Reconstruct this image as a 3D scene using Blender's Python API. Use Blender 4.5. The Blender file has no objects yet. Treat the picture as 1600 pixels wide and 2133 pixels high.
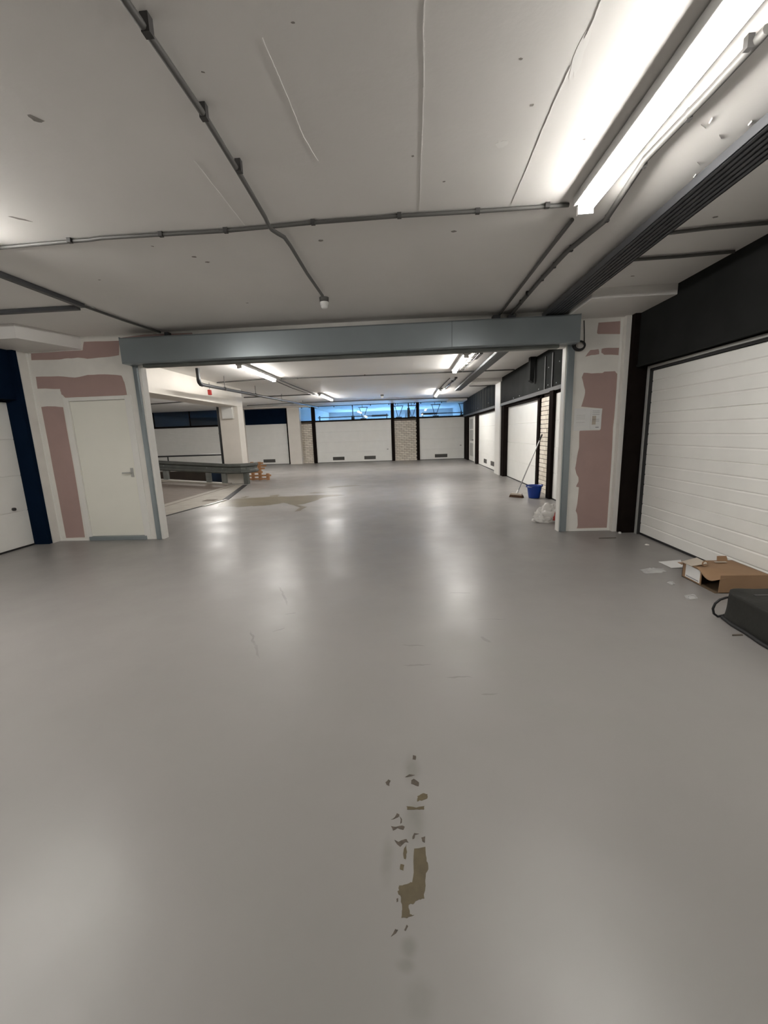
import bpy, bmesh, math, random
from mathutils import Vector, Matrix, noise as mnoise

random.seed(7)
S = bpy.context.scene
COL = S.collection

# ------------------------------------------------------------------ camera
FPX, CX, CY, CAMH = 850.0, 800.0, 1066.5, 1.40
PITCH, ROLL, YAW = math.radians(10.789), math.radians(-2.002), math.radians(3.681)
_f = Vector((-math.sin(YAW), math.cos(YAW), 0)); _r = Vector((math.cos(YAW), math.sin(YAW), 0)); _u = Vector((0, 0, 1))
CF = math.cos(PITCH) * _f - math.sin(PITCH) * _u
_u2 = math.sin(PITCH) * _f + math.cos(PITCH) * _u
CR = math.cos(ROLL) * _r + math.sin(ROLL) * _u2
CU = -math.sin(ROLL) * _r + math.cos(ROLL) * _u2
CO = Vector((0, 0, CAMH))
cam = bpy.data.cameras.new('camera')
cam.sensor_fit = 'HORIZONTAL'; cam.sensor_width = 36.0; cam.lens = 36.0 * FPX / 1600.0
cam.clip_start = 0.02
camo = bpy.data.objects.new('camera', cam); COL.objects.link(camo)
mw = Matrix.Identity(4)
for i in range(3):
    mw[i][0], mw[i][1], mw[i][2], mw[i][3] = CR[i], CU[i], -CF[i], CO[i]
camo.matrix_world = mw
S.camera = camo

# ------------------------------------------------------------------ world, exposure
w = bpy.data.worlds.new('world'); S.world = w; w.use_nodes = True
w.node_tree.nodes['Background'].inputs[0].default_value = (0.35, 0.5, 0.8, 1)
w.node_tree.nodes['Background'].inputs[1].default_value = 0.02
S.view_settings.view_transform = 'Standard'; S.view_settings.look = 'None'
S.view_settings.gamma = 1.0; S.view_settings.use_curve_mapping = False
S.view_settings.exposure = 1.42
LAMP = 27.0                      # radiance of the strip-light diffusers
LAMP_COL = (1.0, 0.965, 0.915)


def daylight(name, loc, sx, sy, power, rot, colour=(0.30, 0.60, 1.0)):
    l = bpy.data.lights.new(name, 'AREA'); l.shape = 'RECTANGLE'; l.size = sx; l.size_y = sy
    l.energy = power; l.color = colour
    o = bpy.data.objects.new(name, l); COL.objects.link(o); o.location = loc; o.rotation_euler = rot
    return o


# daylight coming in through the rear windows of the garages behind the far wall
daylight('daylight_window_garage', (-1.3, 29.85, 1.35), 7.5, 1.1, 800, (math.radians(90), 0, 0))
daylight('daylight_window_side_garage', (-12.2, 29.85, 1.35), 4.0, 1.0, 25, (math.radians(90), 0, 0))


# ------------------------------------------------------------------ pixel -> place
def ray(px, py):
    return CR * ((px - CX) / FPX) - CU * ((py - CY) / FPX) + CF


def on(ax, val, px, py):
    d = ray(px, py); i = 'xyz'.index(ax)
    return CO + d * ((val - CO[i]) / d[i])


CZ0, CZ1, YP = 2.84, 2.95, 5.65       # ceiling height of the front bay and of the rear bay, partition


def cz(y):
    return CZ0 if y < YP else CZ1


def onc(px, py, drop=0.0):
    p = on('z', CZ0 - drop, px, py)
    for _ in range(12):
        p = on('z', cz(p.y) - drop, px, py)
    return p


# ------------------------------------------------------------------ materials
def mat(name, col, rough=0.5, metal=0.0, noise=0.0, nscale=8.0, bump=0.0, bscale=60.0, spec=0.5, trans=0.0, extra=None):
    m = bpy.data.materials.new(name); m.use_nodes = True
    nt = m.node_tree; b = nt.nodes['Principled BSDF']
    b.inputs['Base Color'].default_value = (*col, 1); b.inputs['Roughness'].default_value = rough
    b.inputs['Metallic'].default_value = metal
    b.inputs['Specular IOR Level'].default_value = spec
    if trans: b.inputs['Transmission Weight'].default_value = trans
    tc = nt.nodes.new('ShaderNodeTexCoord')
    if noise:
        n = nt.nodes.new('ShaderNodeTexNoise'); n.inputs['Scale'].default_value = nscale; n.inputs['Detail'].default_value = 5
        nt.links.new(tc.outputs['Object'], n.inputs['Vector'])
        r = nt.nodes.new('ShaderNodeMapRange'); r.inputs[3].default_value = 1 - noise; r.inputs[4].default_value = 1 + noise
        r.inputs[1].default_value = 0.25; r.inputs[2].default_value = 0.75
        nt.links.new(n.outputs[0], r.inputs[0])
        mx = nt.nodes.new('ShaderNodeVectorMath'); mx.operation = 'SCALE'; mx.inputs[0].default_value = col
        nt.links.new(r.outputs[0], mx.inputs['Scale']); nt.links.new(mx.outputs[0], b.inputs['Base Color'])
    if bump:
        n2 = nt.nodes.new('ShaderNodeTexNoise'); n2.inputs['Scale'].default_value = bscale; n2.inputs['Detail'].default_value = 4
        nt.links.new(tc.outputs['Object'], n2.inputs['Vector'])
        bp = nt.nodes.new('ShaderNodeBump'); bp.inputs['Strength'].default_value = bump; bp.inputs['Distance'].default_value = 0.004
        nt.links.new(n2.outputs[0], bp.inputs['Height']); nt.links.new(bp.outputs[0], b.inputs['Normal'])
    return m


def matte(m, ior=1.05):
    m.node_tree.nodes['Principled BSDF'].inputs['IOR'].default_value = ior
    return m


def stain_layers(m, base, layers, scale_var=0.06):
    """procedural colour of a surface: base colour with soft large-scale variation, then stain layers.
    layer = (colour, opacity, edge noise, list of (x, y, rx, ry, angle))"""
    nt = m.node_tree; b = nt.nodes['Principled BSDF']; N = nt.nodes.new; L = nt.links.new
    tc = N('ShaderNodeTexCoord')
    big = N('ShaderNodeTexNoise'); big.inputs['Scale'].default_value = 0.7; big.inputs['Detail'].default_value = 6; big.inputs['Roughness'].default_value = 0.6
    L(tc.outputs['Object'], big.inputs['Vector'])
    rg = N('ShaderNodeMapRange'); rg.inputs[1].default_value = 0.3; rg.inputs[2].default_value = 0.7
    rg.inputs[3].default_value = 1 - scale_var; rg.inputs[4].default_value = 1 + scale_var
    L(big.outputs[0], rg.inputs[0])
    sc = N('ShaderNodeVectorMath'); sc.operation = 'SCALE'; sc.inputs[0].default_value = base
    L(rg.outputs[0], sc.inputs['Scale'])
    cur = sc.outputs[0]
    for colour, opac, en, es, spots in layers:
        nz = N('ShaderNodeTexNoise'); nz.inputs['Scale'].default_value = es; nz.inputs['Detail'].default_value = 5
        L(tc.outputs['Object'], nz.inputs['Vector'])
        off = N('ShaderNodeVectorMath'); off.operation = 'SUBTRACT'; off.inputs[1].default_value = (0.5, 0.5, 0.5)
        L(nz.outputs['Color'], off.inputs[0])
        os_ = N('ShaderNodeVectorMath'); os_.operation = 'SCALE'; os_.inputs['Scale'].default_value = en
        L(off.outputs[0], os_.inputs[0])
        ad = N('ShaderNodeVectorMath'); ad.operation = 'ADD'
        L(tc.outputs['Object'], ad.inputs[0]); L(os_.outputs[0], ad.inputs[1])
        acc = None
        for (x, y, rx, ry, a) in spots:
            mp = N('ShaderNodeMapping'); mp.vector_type = 'TEXTURE'
            mp.inputs['Location'].default_value = (x, y, 0); mp.inputs['Rotation'].default_value = (0, 0, a)
            mp.inputs['Scale'].default_value = (rx, ry, 1e4)
            L(ad.outputs[0], mp.inputs['Vector'])
            ln = N('ShaderNodeVectorMath'); ln.operation = 'LENGTH'; L(mp.outputs[0], ln.inputs[0])
            if acc is None:
                acc = ln.outputs['Value']
            else:
                mn = N('ShaderNodeMath'); mn.operation = 'MINIMUM'; L(acc, mn.inputs[0]); L(ln.outputs['Value'], mn.inputs[1]); acc = mn.outputs[0]
        mr = N('ShaderNodeMapRange'); mr.interpolation_type = 'SMOOTHSTEP'
        mr.inputs[1].default_value = 0.2 if opac < .65 else 0.75; mr.inputs[2].default_value = 1.25 if opac < .65 else 1.1; mr.inputs[3].default_value = 1.0; mr.inputs[4].default_value = 0.0
        L(acc, mr.inputs[0])
        br = N('ShaderNodeTexNoise'); br.inputs['Scale'].default_value = es * .8; br.inputs['Detail'].default_value = 3
        L(tc.outputs['Object'], br.inputs['Vector'])
        brr = N('ShaderNodeMapRange'); brr.inputs[1].default_value = 0.3; brr.inputs[2].default_value = 0.62; brr.inputs[3].default_value = 0.35 * opac; brr.inputs[4].default_value = opac
        L(br.outputs[0], brr.inputs[0])
        ml = N('ShaderNodeMath'); ml.operation = 'MULTIPLY'; L(mr.outputs[0], ml.inputs[0]); L(brr.outputs[0], ml.inputs[1])
        mx = N('ShaderNodeMix'); mx.data_type = 'RGBA'
        L(ml.outputs[0], mx.inputs[0]); L(cur, mx.inputs[6]); mx.inputs[7].default_value = (*colour, 1)
        cur = mx.outputs[2]
    L(cur, b.inputs['Base Color'])


def fpx(px, py, rx, ry, a=0.0):
    p = on('z', 0.0, px, py); return (p.x, p.y, rx, ry, a)


def cpx(px, py, rx, ry, a=0.0):
    p = on('z', CZ0, px, py); return (p.x, p.y, rx, ry, a)


M = {}
# --- floor: grey epoxy paint; the worn zones carry extra stain layers on the same paint
FLOOR_COL = (0.262, 0.250, 0.239)


def epoxy(name, layers):
    mf = mat(name, FLOOR_COL, rough=0.30, spec=0.5)
    stain_layers(mf, FLOOR_COL, layers, .05)
    nt = mf.node_tree; tcf = nt.nodes.new('ShaderNodeTexCoord'); bsdf = nt.nodes['Principled BSDF']
    rn = nt.nodes.new('ShaderNodeTexNoise'); rn.inputs['Scale'].default_value = 1.1; rn.inputs['Detail'].default_value = 4; rn.inputs['Roughness'].default_value = 0.62
    nt.links.new(tcf.outputs['Object'], rn.inputs['Vector'])
    rr = nt.nodes.new('ShaderNodeMapRange'); rr.inputs[1].default_value = .3; rr.inputs[2].default_value = .7; rr.inputs[3].default_value = .29; rr.inputs[4].default_value = .45
    nt.links.new(rn.outputs[0], rr.inputs[0]); nt.links.new(rr.outputs[0], bsdf.inputs['Roughness'])
    bn = nt.nodes.new('ShaderNodeTexNoise'); bn.inputs['Scale'].default_value = 2.6; bn.inputs['Detail'].default_value = 3
    nt.links.new(tcf.outputs['Object'], bn.inputs['Vector'])
    bb = nt.nodes.new('ShaderNodeBump'); bb.inputs['Strength'].default_value = .3; bb.inputs['Distance'].default_value = .012
    nt.links.new(bn.outputs[0], bb.inputs['Height']); nt.links.new(bb.outputs[0], bsdf.inputs['Normal'])
    return mf


grey = [fpx(858, 1600, .04, .10), fpx(862, 1720, .045, .13), fpx(850, 1975, .030, .03), fpx(845, 2010, .032, .02), fpx(875, 2085, .045, .05), fpx(808, 1790, .025, .09)]
scuff = [fpx(860, 1344, .09, .008), fpx(870, 1385, .09, .008), fpx(955, 1410, .08, .008), fpx(1012, 1332, .02, .05, .5), fpx(590, 1240, .010, .25, .45), fpx(605, 1278, .05, .010, .3),
         fpx(530, 1340, .010, .22, .5), fpx(580, 1312, .05, .010, .7), fpx(1025, 1290, .12, .006), fpx(960, 1235, .1, .010), fpx(1020, 1445, .05, .008)]
M['floor'] = epoxy('grey_epoxy', [])
M['floor_streak'] = epoxy('grey_epoxy_worn', [((0.165, 0.16, 0.145), .64, .03, 9, grey)])
M['floor_scuff'] = epoxy('grey_epoxy_scuffed', [((0.165, 0.16, 0.15), .7, .05, 12, scuff)])
# --- ceiling: painted concrete
mc = mat('painted_concrete', (0.76, 0.74, 0.715), rough=0.55, spec=0.4, noise=.035, nscale=1.3, bump=.25, bscale=22)
M['ceiling'] = mc
M['mark'] = mat('old_adhesive', (0.26, 0.24, 0.22), .8, noise=.1, nscale=30)
M['paint_skim'] = mat('thick_paint', (0.80, 0.785, 0.76), .45)
M['plaster'] = mat('white_filler', (0.77, 0.75, 0.705), .75, noise=.05, nscale=5, bump=.3, bscale=30)
M['pink'] = mat('pink_board', (0.40, 0.280, 0.258), .8, noise=.05, nscale=4)
M['white_paint'] = mat('white_paint', (0.80, 0.79, 0.75), .4, noise=.02, nscale=2)
M['door_white'] = mat('door_white', (0.84, 0.835, 0.80), .42, noise=.03, nscale=3)
M['leaf_white'] = mat('leaf_cream', (0.83, 0.82, 0.74), .38, noise=.015, nscale=2)
M['steel'] = mat('grey_painted_steel', (0.265, 0.30, 0.315), .30, metal=.35, noise=.05, nscale=3)
M['galv'] = mat('galvanised_steel', (0.22, 0.23, 0.22), .45, metal=.6, noise=.18, nscale=6)
M['galv_dark'] = mat('weathered_galvanised', (0.12, 0.128, 0.118), .5, metal=.4, noise=.2, nscale=5)
M['tray'] = mat('dark_galvanised', (0.095, 0.098, 0.105), .45, metal=.45, noise=.1, nscale=8)
M['conduit'] = mat('grey_pvc', (0.085, 0.083, 0.078), .5, noise=.06, nscale=6)
M['clip'] = mat('dark_pvc', (0.045, 0.043, 0.042), .5)
M['black'] = matte(mat('black_cladding', (0.023, 0.0238, 0.0232), .42, noise=.15, nscale=3, spec=.15))
M['navy'] = matte(mat('navy_cladding', (0.005, 0.012, 0.028), .38, noise=.15, nscale=3, spec=.2))
M['brown'] = matte(mat('dark_brown_timber', (0.013, 0.010, 0.009), .5, noise=.2, nscale=8, spec=.15))
M['frame_grey'] = mat('frame_grey', (0.45, 0.45, 0.43), .4, metal=.2)
M['rubber'] = mat('black_rubber', (0.015, 0.015, 0.016), .6)
M['brick'] = mat('cream_brick', (0.74, 0.68, 0.59), .8, noise=.12, nscale=14, bump=.3, bscale=60)
M['brick_b'] = mat('pale_brick', (0.66, 0.60, 0.51), .8, noise=.12, nscale=14, bump=.3, bscale=60)
M['mortar'] = mat('dark_mortar', (0.13, 0.11, 0.09), .9, noise=.15, nscale=20)
M['vent'] = mat('vent_grey', (0.10, 0.096, 0.086), .55)
M['concrete'] = mat('bare_concrete', (0.32, 0.295, 0.255), .7, noise=.12, nscale=4, bump=.3, bscale=40)
M['ramp'] = mat('brown_ramp_coating', (0.17, 0.14, 0.118), .75, noise=.12, nscale=5, bump=.5, bscale=80)
M['pit'] = mat('dark_ramp_coating', (0.055, 0.042, 0.032), .8, noise=.15, nscale=4)
M['beam'] = mat('cream_painted_concrete', (0.74, 0.70, 0.64), .6, noise=.05, nscale=2.5, bump=.2, bscale=20)
M['inner'] = mat('garage_interior_paint', (0.62, 0.63, 0.64), .7, noise=.04, nscale=2)
M['blue'] = mat('blue_plastic', (0.006, 0.045, 0.30), .35)
M['blue_dark'] = mat('dark_blue_plastic', (0.008, 0.026, 0.065), .5)
M['bristle'] = mat('brown_bristle', (0.10, 0.05, 0.025), .9, noise=.3, nscale=60)
M['metal'] = mat('aluminium_pole', (0.42, 0.42, 0.42), .35, metal=.8)
M['card'] = mat('brown_cardboard', (0.30, 0.185, 0.105), .8, noise=.06, nscale=7)
M['card_in'] = mat('cardboard_inside', (0.12, 0.08, 0.045), .85, noise=.06, nscale=7)
M['tape'] = mat('clear_tape', (0.48, 0.42, 0.35), .3)
M['paper'] = mat('white_paper', (0.74, 0.74, 0.73), .6, noise=.03, nscale=10)
M['print'] = mat('grey_print', (0.30, 0.30, 0.31), .7)
M['bag'] = mat('black_fabric', (0.013, 0.013, 0.0105), .7, noise=.25, nscale=9, bump=.5, bscale=35)
M['wood'] = mat('orange_brown_timber', (0.36, 0.19, 0.09), .7, noise=.2, nscale=12)
M['red'] = mat('red_plastic', (0.42, 0.03, 0.025), .4)
M['dark_pipe'] = mat('dark_grey_pipe', (0.022, 0.023, 0.025), .4)
M['white_plastic'] = mat('white_plastic', (0.75, 0.75, 0.73), .35)
M['housing'] = mat('luminaire_housing', (0.40, 0.40, 0.39), .45)
M['silver'] = mat('bright_metal_edge', (0.75, 0.74, 0.70), .25, metal=.5)


def sheet_plastic(name, col, alpha, rough):
    m = bpy.data.materials.new(name); m.use_nodes = True; nt = m.node_tree
    b = nt.nodes['Principled BSDF']; b.inputs['Base Color'].default_value = (*col, 1); b.inputs['Roughness'].default_value = rough
    t = nt.nodes.new('ShaderNodeBsdfTransparent'); mx = nt.nodes.new('ShaderNodeMixShader')
    n = nt.nodes.new('ShaderNodeTexNoise'); n.inputs['Scale'].default_value = 9
    tc = nt.nodes.new('ShaderNodeTexCoord'); nt.links.new(tc.outputs['Object'], n.inputs['Vector'])
    mr = nt.nodes.new('ShaderNodeMapRange'); mr.inputs[3].default_value = max(0, alpha - .15); mr.inputs[4].default_value = min(1, alpha + .15)
    nt.links.new(n.outputs[0], mr.inputs[0]); nt.links.new(mr.outputs[0], mx.inputs[0])
    nt.links.new(t.outputs[0], mx.inputs[1]); nt.links.new(b.outputs[0], mx.inputs[2])
    nt.links.new(mx.outputs[0], nt.nodes['Material Output'].inputs[0])
    return m


M['film'] = sheet_plastic('clear_film', (0.75, 0.75, 0.74), .5, .25)
M['bagfilm'] = sheet_plastic('milky_film', (0.78, 0.76, 0.73), .8, .22)


def glass(name, tint, gloss):
    m = bpy.data.materials.new(name); m.use_nodes = True; nt = m.node_tree
    t = nt.nodes.new('ShaderNodeBsdfTransparent'); t.inputs[0].default_value = (*tint, 1)
    g = nt.nodes.new('ShaderNodeBsdfGlossy'); g.inputs['Roughness'].default_value = .03
    fr = nt.nodes.new('ShaderNodeFresnel'); fr.inputs[0].default_value = 1.5
    mx = nt.nodes.new('ShaderNodeMixShader')
    nt.links.new(fr.outputs[0], mx.inputs[0]); nt.links.new(t.outputs[0], mx.inputs[1]); nt.links.new(g.outputs[0], mx.inputs[2])
    nt.links.new(mx.outputs[0], nt.nodes['Material Output'].inputs[0])
    return m


M['glass'] = glass('window_glass', (.9, .93, .95), .1)
M['glass_dark'] = glass('tinted_glass', (.45, .5, .55), .1)
ml_ = bpy.data.materials.new('lit_diffuser'); ml_.use_nodes = True
_b = ml_.node_tree.nodes['Principled BSDF']; _b.inputs['Base Color'].default_value = (.9, .9, .88, 1)
_b.inputs['Emission Color'].default_value = (*LAMP_COL, 1); _b.inputs['Emission Strength'].default_value = LAMP
M['lamp'] = ml_
M['lamp_ramp'] = ml_.copy(); M['lamp_ramp'].name = 'lit_diffuser_ramp'
M['lamp_ramp'].node_tree.nodes['Principled BSDF'].inputs['Emission Strength'].default_value = LAMP * 3.4
M['lamp_rear'] = ml_.copy(); M['lamp_rear'].name = 'lit_diffuser_rear'
M['lamp_rear'].node_tree.nodes['Principled BSDF'].inputs['Emission Strength'].default_value = LAMP * 1.5


# ------------------------------------------------------------------ mesh helpers
class MB:
    def __init__(s):
        s.v = []; s.f = []; s.smooth = []

    def add(s, verts, faces, smooth=False):
        o = len(s.v); s.v += [Vector(p) for p in verts]
        s.f += [[i + o for i in f] for f in faces]; s.smooth += [smooth] * len(faces)
        return s

    def box(s, x0, x1, y0, y1, z0, z1):
        return s.hexa([(x0, y0, z0), (x1, y0, z0), (x1, y1, z0), (x0, y1, z0)], [(x0, y0, z1), (x1, y0, z1), (x1, y1, z1), (x0, y1, z1)])

    def hexa(s, b, t):
        return s.add(list(b) + list(t), [(3, 2, 1, 0), (4, 5, 6, 7), (0, 1, 5, 4), (1, 2, 6, 5), (2, 3, 7, 6), (3, 0, 4, 7)])

    def bar(s, a, b, w, h, up=(0, 0, 1)):
        a, b = Vector(a), Vector(b); d = (b - a).normalized(); up = Vector(up)
        sx = d.cross(up).normalized() * (w / 2); sz = sx.cross(d).normalized() * (h / 2)
        q = lambda p: [p - sx - sz, p + sx - sz, p + sx + sz, p - sx + sz]
        A, B = q(a), q(b)
        return s.add(A + B, [(0, 1, 2, 3), (7, 6, 5, 4), (0, 4, 5, 1), (1, 5, 6, 2), (2, 6, 7, 3), (3, 7, 4, 0)])

    def prism(s, pts, off):
        """polygon pts (3D, planar) extruded by vector off"""
        n = len(pts); off = Vector(off); P = [Vector(p) for p in pts]
        return s.add(P + [p + off for p in P], [list(range(n))[::-1], list(range(n, 2 * n))] + [(i, (i + 1) % n, (i + 1) % n + n, i + n) for i in range(n)])

    def tube(s, pts, r, n=8, caps=True):
        P = [Vector(p) for p in pts]; rings = []
        R = r if isinstance(r, (list, tuple)) else [r] * len(P)
        prev = None
        for i, p in enumerate(P):
            d = (P[min(i + 1, len(P) - 1)] - P[max(i - 1, 0)]).normalized()
            ref = Vector((0, 0, 1)) if abs(d.z) < .95 else Vector((0, 1, 0))
            if prev is None:
                a = d.cross(ref).normalized()
            else:
                a = (prev - d * prev.dot(d)).normalized()
            prev = a; b = d.cross(a)
            rings.append([p + (a * math.cos(2 * math.pi * k / n) + b * math.sin(2 * math.pi * k / n)) * R[i] for k in range(n)])
        vs = [q for rg in rings for q in rg]; fs = []
        for i in range(len(P) - 1):
            for k in range(n):
                fs.append((i * n + k, i * n + (k + 1) % n, (i + 1) * n + (k + 1) % n, (i + 1) * n + k))
        s.add(vs, fs, True)
        if caps:
            m = (len(P) - 1) * n
            s.add(rings[0], [list(range(n))[::-1]]); s.add(rings[-1], [list(range(n))])
        return s

    def lathe(s, c, prof, n=24, axis='z'):
        c = Vector(c); vs = []; fs = []
        for (r, h) in prof:
            for k in range(n):
                a = 2 * math.pi * k / n
                vs.append(c + Vector((r * math.cos(a), r * math.sin(a), h)))
        for i in range(len(prof) - 1):
            for k in range(n):
                fs.append((i * n + k, i * n + (k + 1) % n, (i + 1) * n + (k + 1) % n, (i + 1) * n + k))
        return s.add(vs, fs, True)

    def grid(s, fn, nu, nv, smooth=True):
        vs = [fn(i / nu, j / nv) for j in range(nv + 1) for i in range(nu + 1)]
        fs = [(j * (nu + 1) + i, j * (nu + 1) + i + 1, (j + 1) * (nu + 1) + i + 1, (j + 1) * (nu + 1) + i) for j in range(nv) for i in range(nu)]
        return s.add(vs, fs, smooth)


def obj(name, mb, m, parent=None, bevel=0.0):
    me = bpy.data.meshes.new(name)
    o = bpy.data.objects.new(name, me)
    off = Vector((0, 0, 0))
    if parent is not None:
        o.parent = parent; q = parent
        while q is not None:
            off += q.location; q = q.parent
    else:
        lo = Vector([min(p[i] for p in mb.v) for i in range(3)]); hi = Vector([max(p[i] for p in mb.v) for i in range(3)])
        if (hi - lo).length < 8:
            o.location = ((lo.x + hi.x) / 2, (lo.y + hi.y) / 2, lo.z); off = o.location.copy()
    me.from_pydata([p - off for p in mb.v], [], mb.f)
    for p, sm in zip(me.polygons, mb.smooth): p.use_smooth = sm
    me.validate(); me.update()
    bm = bmesh.new(); bm.from_mesh(me); bmesh.ops.recalc_face_normals(bm, faces=bm.faces); bm.to_mesh(me); bm.free()
    if m: me.materials.append(M[m] if isinstance(m, str) else m)
    if bevel:
        bv = o.modifiers.new('bevel', 'BEVEL'); bv.width = bevel; bv.segments = 2; bv.limit_method = 'ANGLE'
    COL.objects.link(o)
    return o


def tag(o, label=None, cat=None, group=None, kind=None):
    if label: o['label'] = label
    if cat: o['category'] = cat
    if group: o['group'] = group
    if kind: o['kind'] = kind
    return o


def thing(name, loc, label, cat, group=None, kind=None):
    o = bpy.data.objects.new(name, None); o.empty_display_size = .1; COL.objects.link(o); o.location = loc
    return tag(o, label, cat, group, kind)


def B(*a):
    return MB().box(*a)


# ================================================================== STRUCTURE
YB, XR, XL = 21.7, 3.0, -5.45          # rear wall, garage-door plane on the two long sides
XF = 2.85                              # face of the black cladding
# floor: main slab plus the level floor beyond the down ramp
fm = MB(); fmat = []


def slab(x0, x1, y0, y1, mi=0):
    fm.box(x0, x1, y0, y1, -.15, 0); fmat.extend([mi] * 6)


slab(-6.2, 3.3, -9.0, .62); slab(-6.2, -.26, .62, 1.85); slab(-.26, .26, .62, 1.85, 1); slab(.26, 3.3, .62, 1.85)
slab(-6.2, -1.9, 1.85, 4.9); slab(-1.9, 1.1, 1.85, 4.9, 2); slab(1.1, 3.3, 1.85, 4.9); slab(-6.2, 3.3, 4.9, 5.9)
slab(-5.6, 3.3, 5.9, 12.4)
slab(-6.6, 3.3, 12.4, 14.45); slab(-16.0, 3.3, 14.45, 30.1)
floor_o = obj('floor', fm, 'floor')
for k_ in ('floor_streak', 'floor_scuff'): floor_o.data.materials.append(M[k_])
for p_, mi_ in zip(floor_o.data.polygons, fmat): p_.material_index = mi_
floor = tag(floor_o, 'glossy grey painted garage floor with brown worn streak', 'floor', kind='structure')
M['worn'] = mat('worn_brown_patch', (0.088, 0.068, 0.033), .55, noise=.25, nscale=25)
M['chip'] = mat('dark_paint_chip', (0.075, 0.060, 0.045), .7, noise=.4, nscale=60)
M['water'] = mat('yellow_brown_water_stain', (0.135, 0.115, 0.078), .35, noise=.18, nscale=2.5)


def floor_patch(name, m_, pxs, z=.0006, jag=.0025, sub=3):
    P = [on('z', 0, *p) for p in pxs]; out = []
    for a_, b_ in zip(P, P[1:] + P[:1]):
        for k in range(sub):
            q_ = a_.lerp(b_, k / sub); out.append((q_.x + random.uniform(-jag, jag), q_.y + random.uniform(-jag, jag), -.001))
    return obj(name, MB().prism(out, (0, 0, .001 + z)), m_, floor)


zs = lambda *ps: [(760 + x / 3.724, 1560 + y / 3.724) for x, y in ps]
floor_patch('worn_patch', 'worn', zs((385, 770), (475, 760), (480, 850), (492, 910), (478, 960), (470, 1060), (460, 1160), (420, 1170), (380, 1195), (345, 1210), (345, 1280), (380, 1295), (340, 1310), (290, 1310), (295, 1240), (280, 1160), (255, 1110), (270, 1060), (330, 1050), (365, 1030), (380, 930)))
floor_patch('worn_patch', 'worn', zs((410, 365), (450, 345), (488, 350), (485, 385), (440, 400), (405, 405)), jag=.002)
floor_patch('worn_patch', 'worn', zs((325, 445), (400, 455), (460, 445), (462, 470), (400, 472), (330, 470)), jag=.0015)
floor_patch('worn_patch', 'worn', zs((300, 790), (322, 740), (325, 800), (318, 860), (300, 850)), jag=.0015)
floor_patch('worn_patch', 'worn', zs((275, 895), (305, 900), (300, 945), (272, 935)), jag=.001)
for c_ in (((160, 260), (185, 238), (200, 248), (190, 268), (192, 288), (170, 280)), ((360, 245), (380, 232), (405, 250), (420, 262), (418, 290), (395, 285), (360, 270)), ((372, 50), (398, 55), (395, 85), (372, 80)),
           ((312, 220), (345, 198), (388, 205), (345, 216)), ((205, 550), (235, 530), (250, 498), (270, 512), (262, 530), (225, 545)), ((268, 520), (290, 545), (288, 570), (275, 580), (280, 548)), ((205, 600), (240, 605), (290, 595), (310, 605), (298, 628), (255, 615), (220, 635)),
           ((230, 705), (262, 722), (300, 705), (325, 700), (340, 728), (318, 722), (295, 740), (275, 760), (250, 740)), ((368, 680), (385, 655), (420, 660), (390, 668), (385, 695), (372, 700)), ((440, 690), (468, 680), (465, 730), (445, 715)),
           ((205, 1455), (235, 1400), (258, 1405), (240, 1430)), ((305, 1405), (325, 1365), (335, 1375), (318, 1410)), ((243, 1165), (258, 1160), (260, 1185), (248, 1188))):
    floor_patch('paint_chip', 'chip', zs(*c_), .0008, .0008, 2)
zw = lambda *ps: [(440 + x / 5, 1000 + y / 5) for x, y in ps]
floor_patch('water_stain', 'water', zw((160, 205), (340, 190), (600, 175), (820, 170), (1000, 160), (1260, 150), (1400, 155), (1150, 185), (1080, 215), (1000, 240), (900, 260), (1000, 280), (930, 320), (880, 325), (920, 290), (860, 260), (750, 235), (620, 260), (500, 268), (420, 270), (280, 280), (180, 275), (60, 285), (100, 240)), .0006, .03)
floor_patch('water_stain', 'water', zw((610, 160), (700, 150), (710, 158), (690, 172), (610, 170)), .0006, .02)
floor_patch('water_stain', 'water', zw((1000, 135), (1080, 125), (1200, 132), (1080, 140)), .0006, .02)
floor_patch('water_stain', 'water', zw((300, 185), (360, 168), (400, 172), (350, 186)), .0006, .02)
floor_patch('water_stain', 'water', zw((1200, 78), (1300, 62), (1500, 52), (1560, 58), (1350, 72), (1260, 84)), .0006, .02)
apron_pts = [(-5.58, 5.95), (-4.95, 5.95), (-4.70, 7.40), (-4.36, 9.30), (-5.08, 12.3), (-5.58, 12.3)]
obj('concrete_apron', MB().prism([(x, y, 0.0) for x, y in apron_pts], (0, 0, .006)), 'concrete', floor)
obj('drain_channel', MB().bar((-4.92, 5.95, .004), (-4.68, 7.42, .004), .05, .008).bar((-4.68, 7.42, .004), (-4.36, 9.28, .004), .05, .008), 'rubber', floor)
obj('drain_channel', MB().bar((-4.345, 9.30, .005), (-5.07, 12.3, .005), .14, .010), 'rubber', floor)
p0, p1 = on('z', .012, 424, 1054), on('z', .012, 471, 1041)
obj('metal_edge', MB().bar((p0.x, p0.y, .012), (p1.x, p1.y, .012), .06, .012), 'silver', floor)
obj('apron_joint', MB().bar((-5.36, 6.0, .0055), (-5.36, 12.2, .0055), .03, .003), 'mortar', floor)
p0 = on('z', .007, 438, 1042)
obj('drain_grate', B(p0.x - .14, p0.x + .14, p0.y - .12, p0.y + .12, .004, .010), 'mortar', floor)

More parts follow.
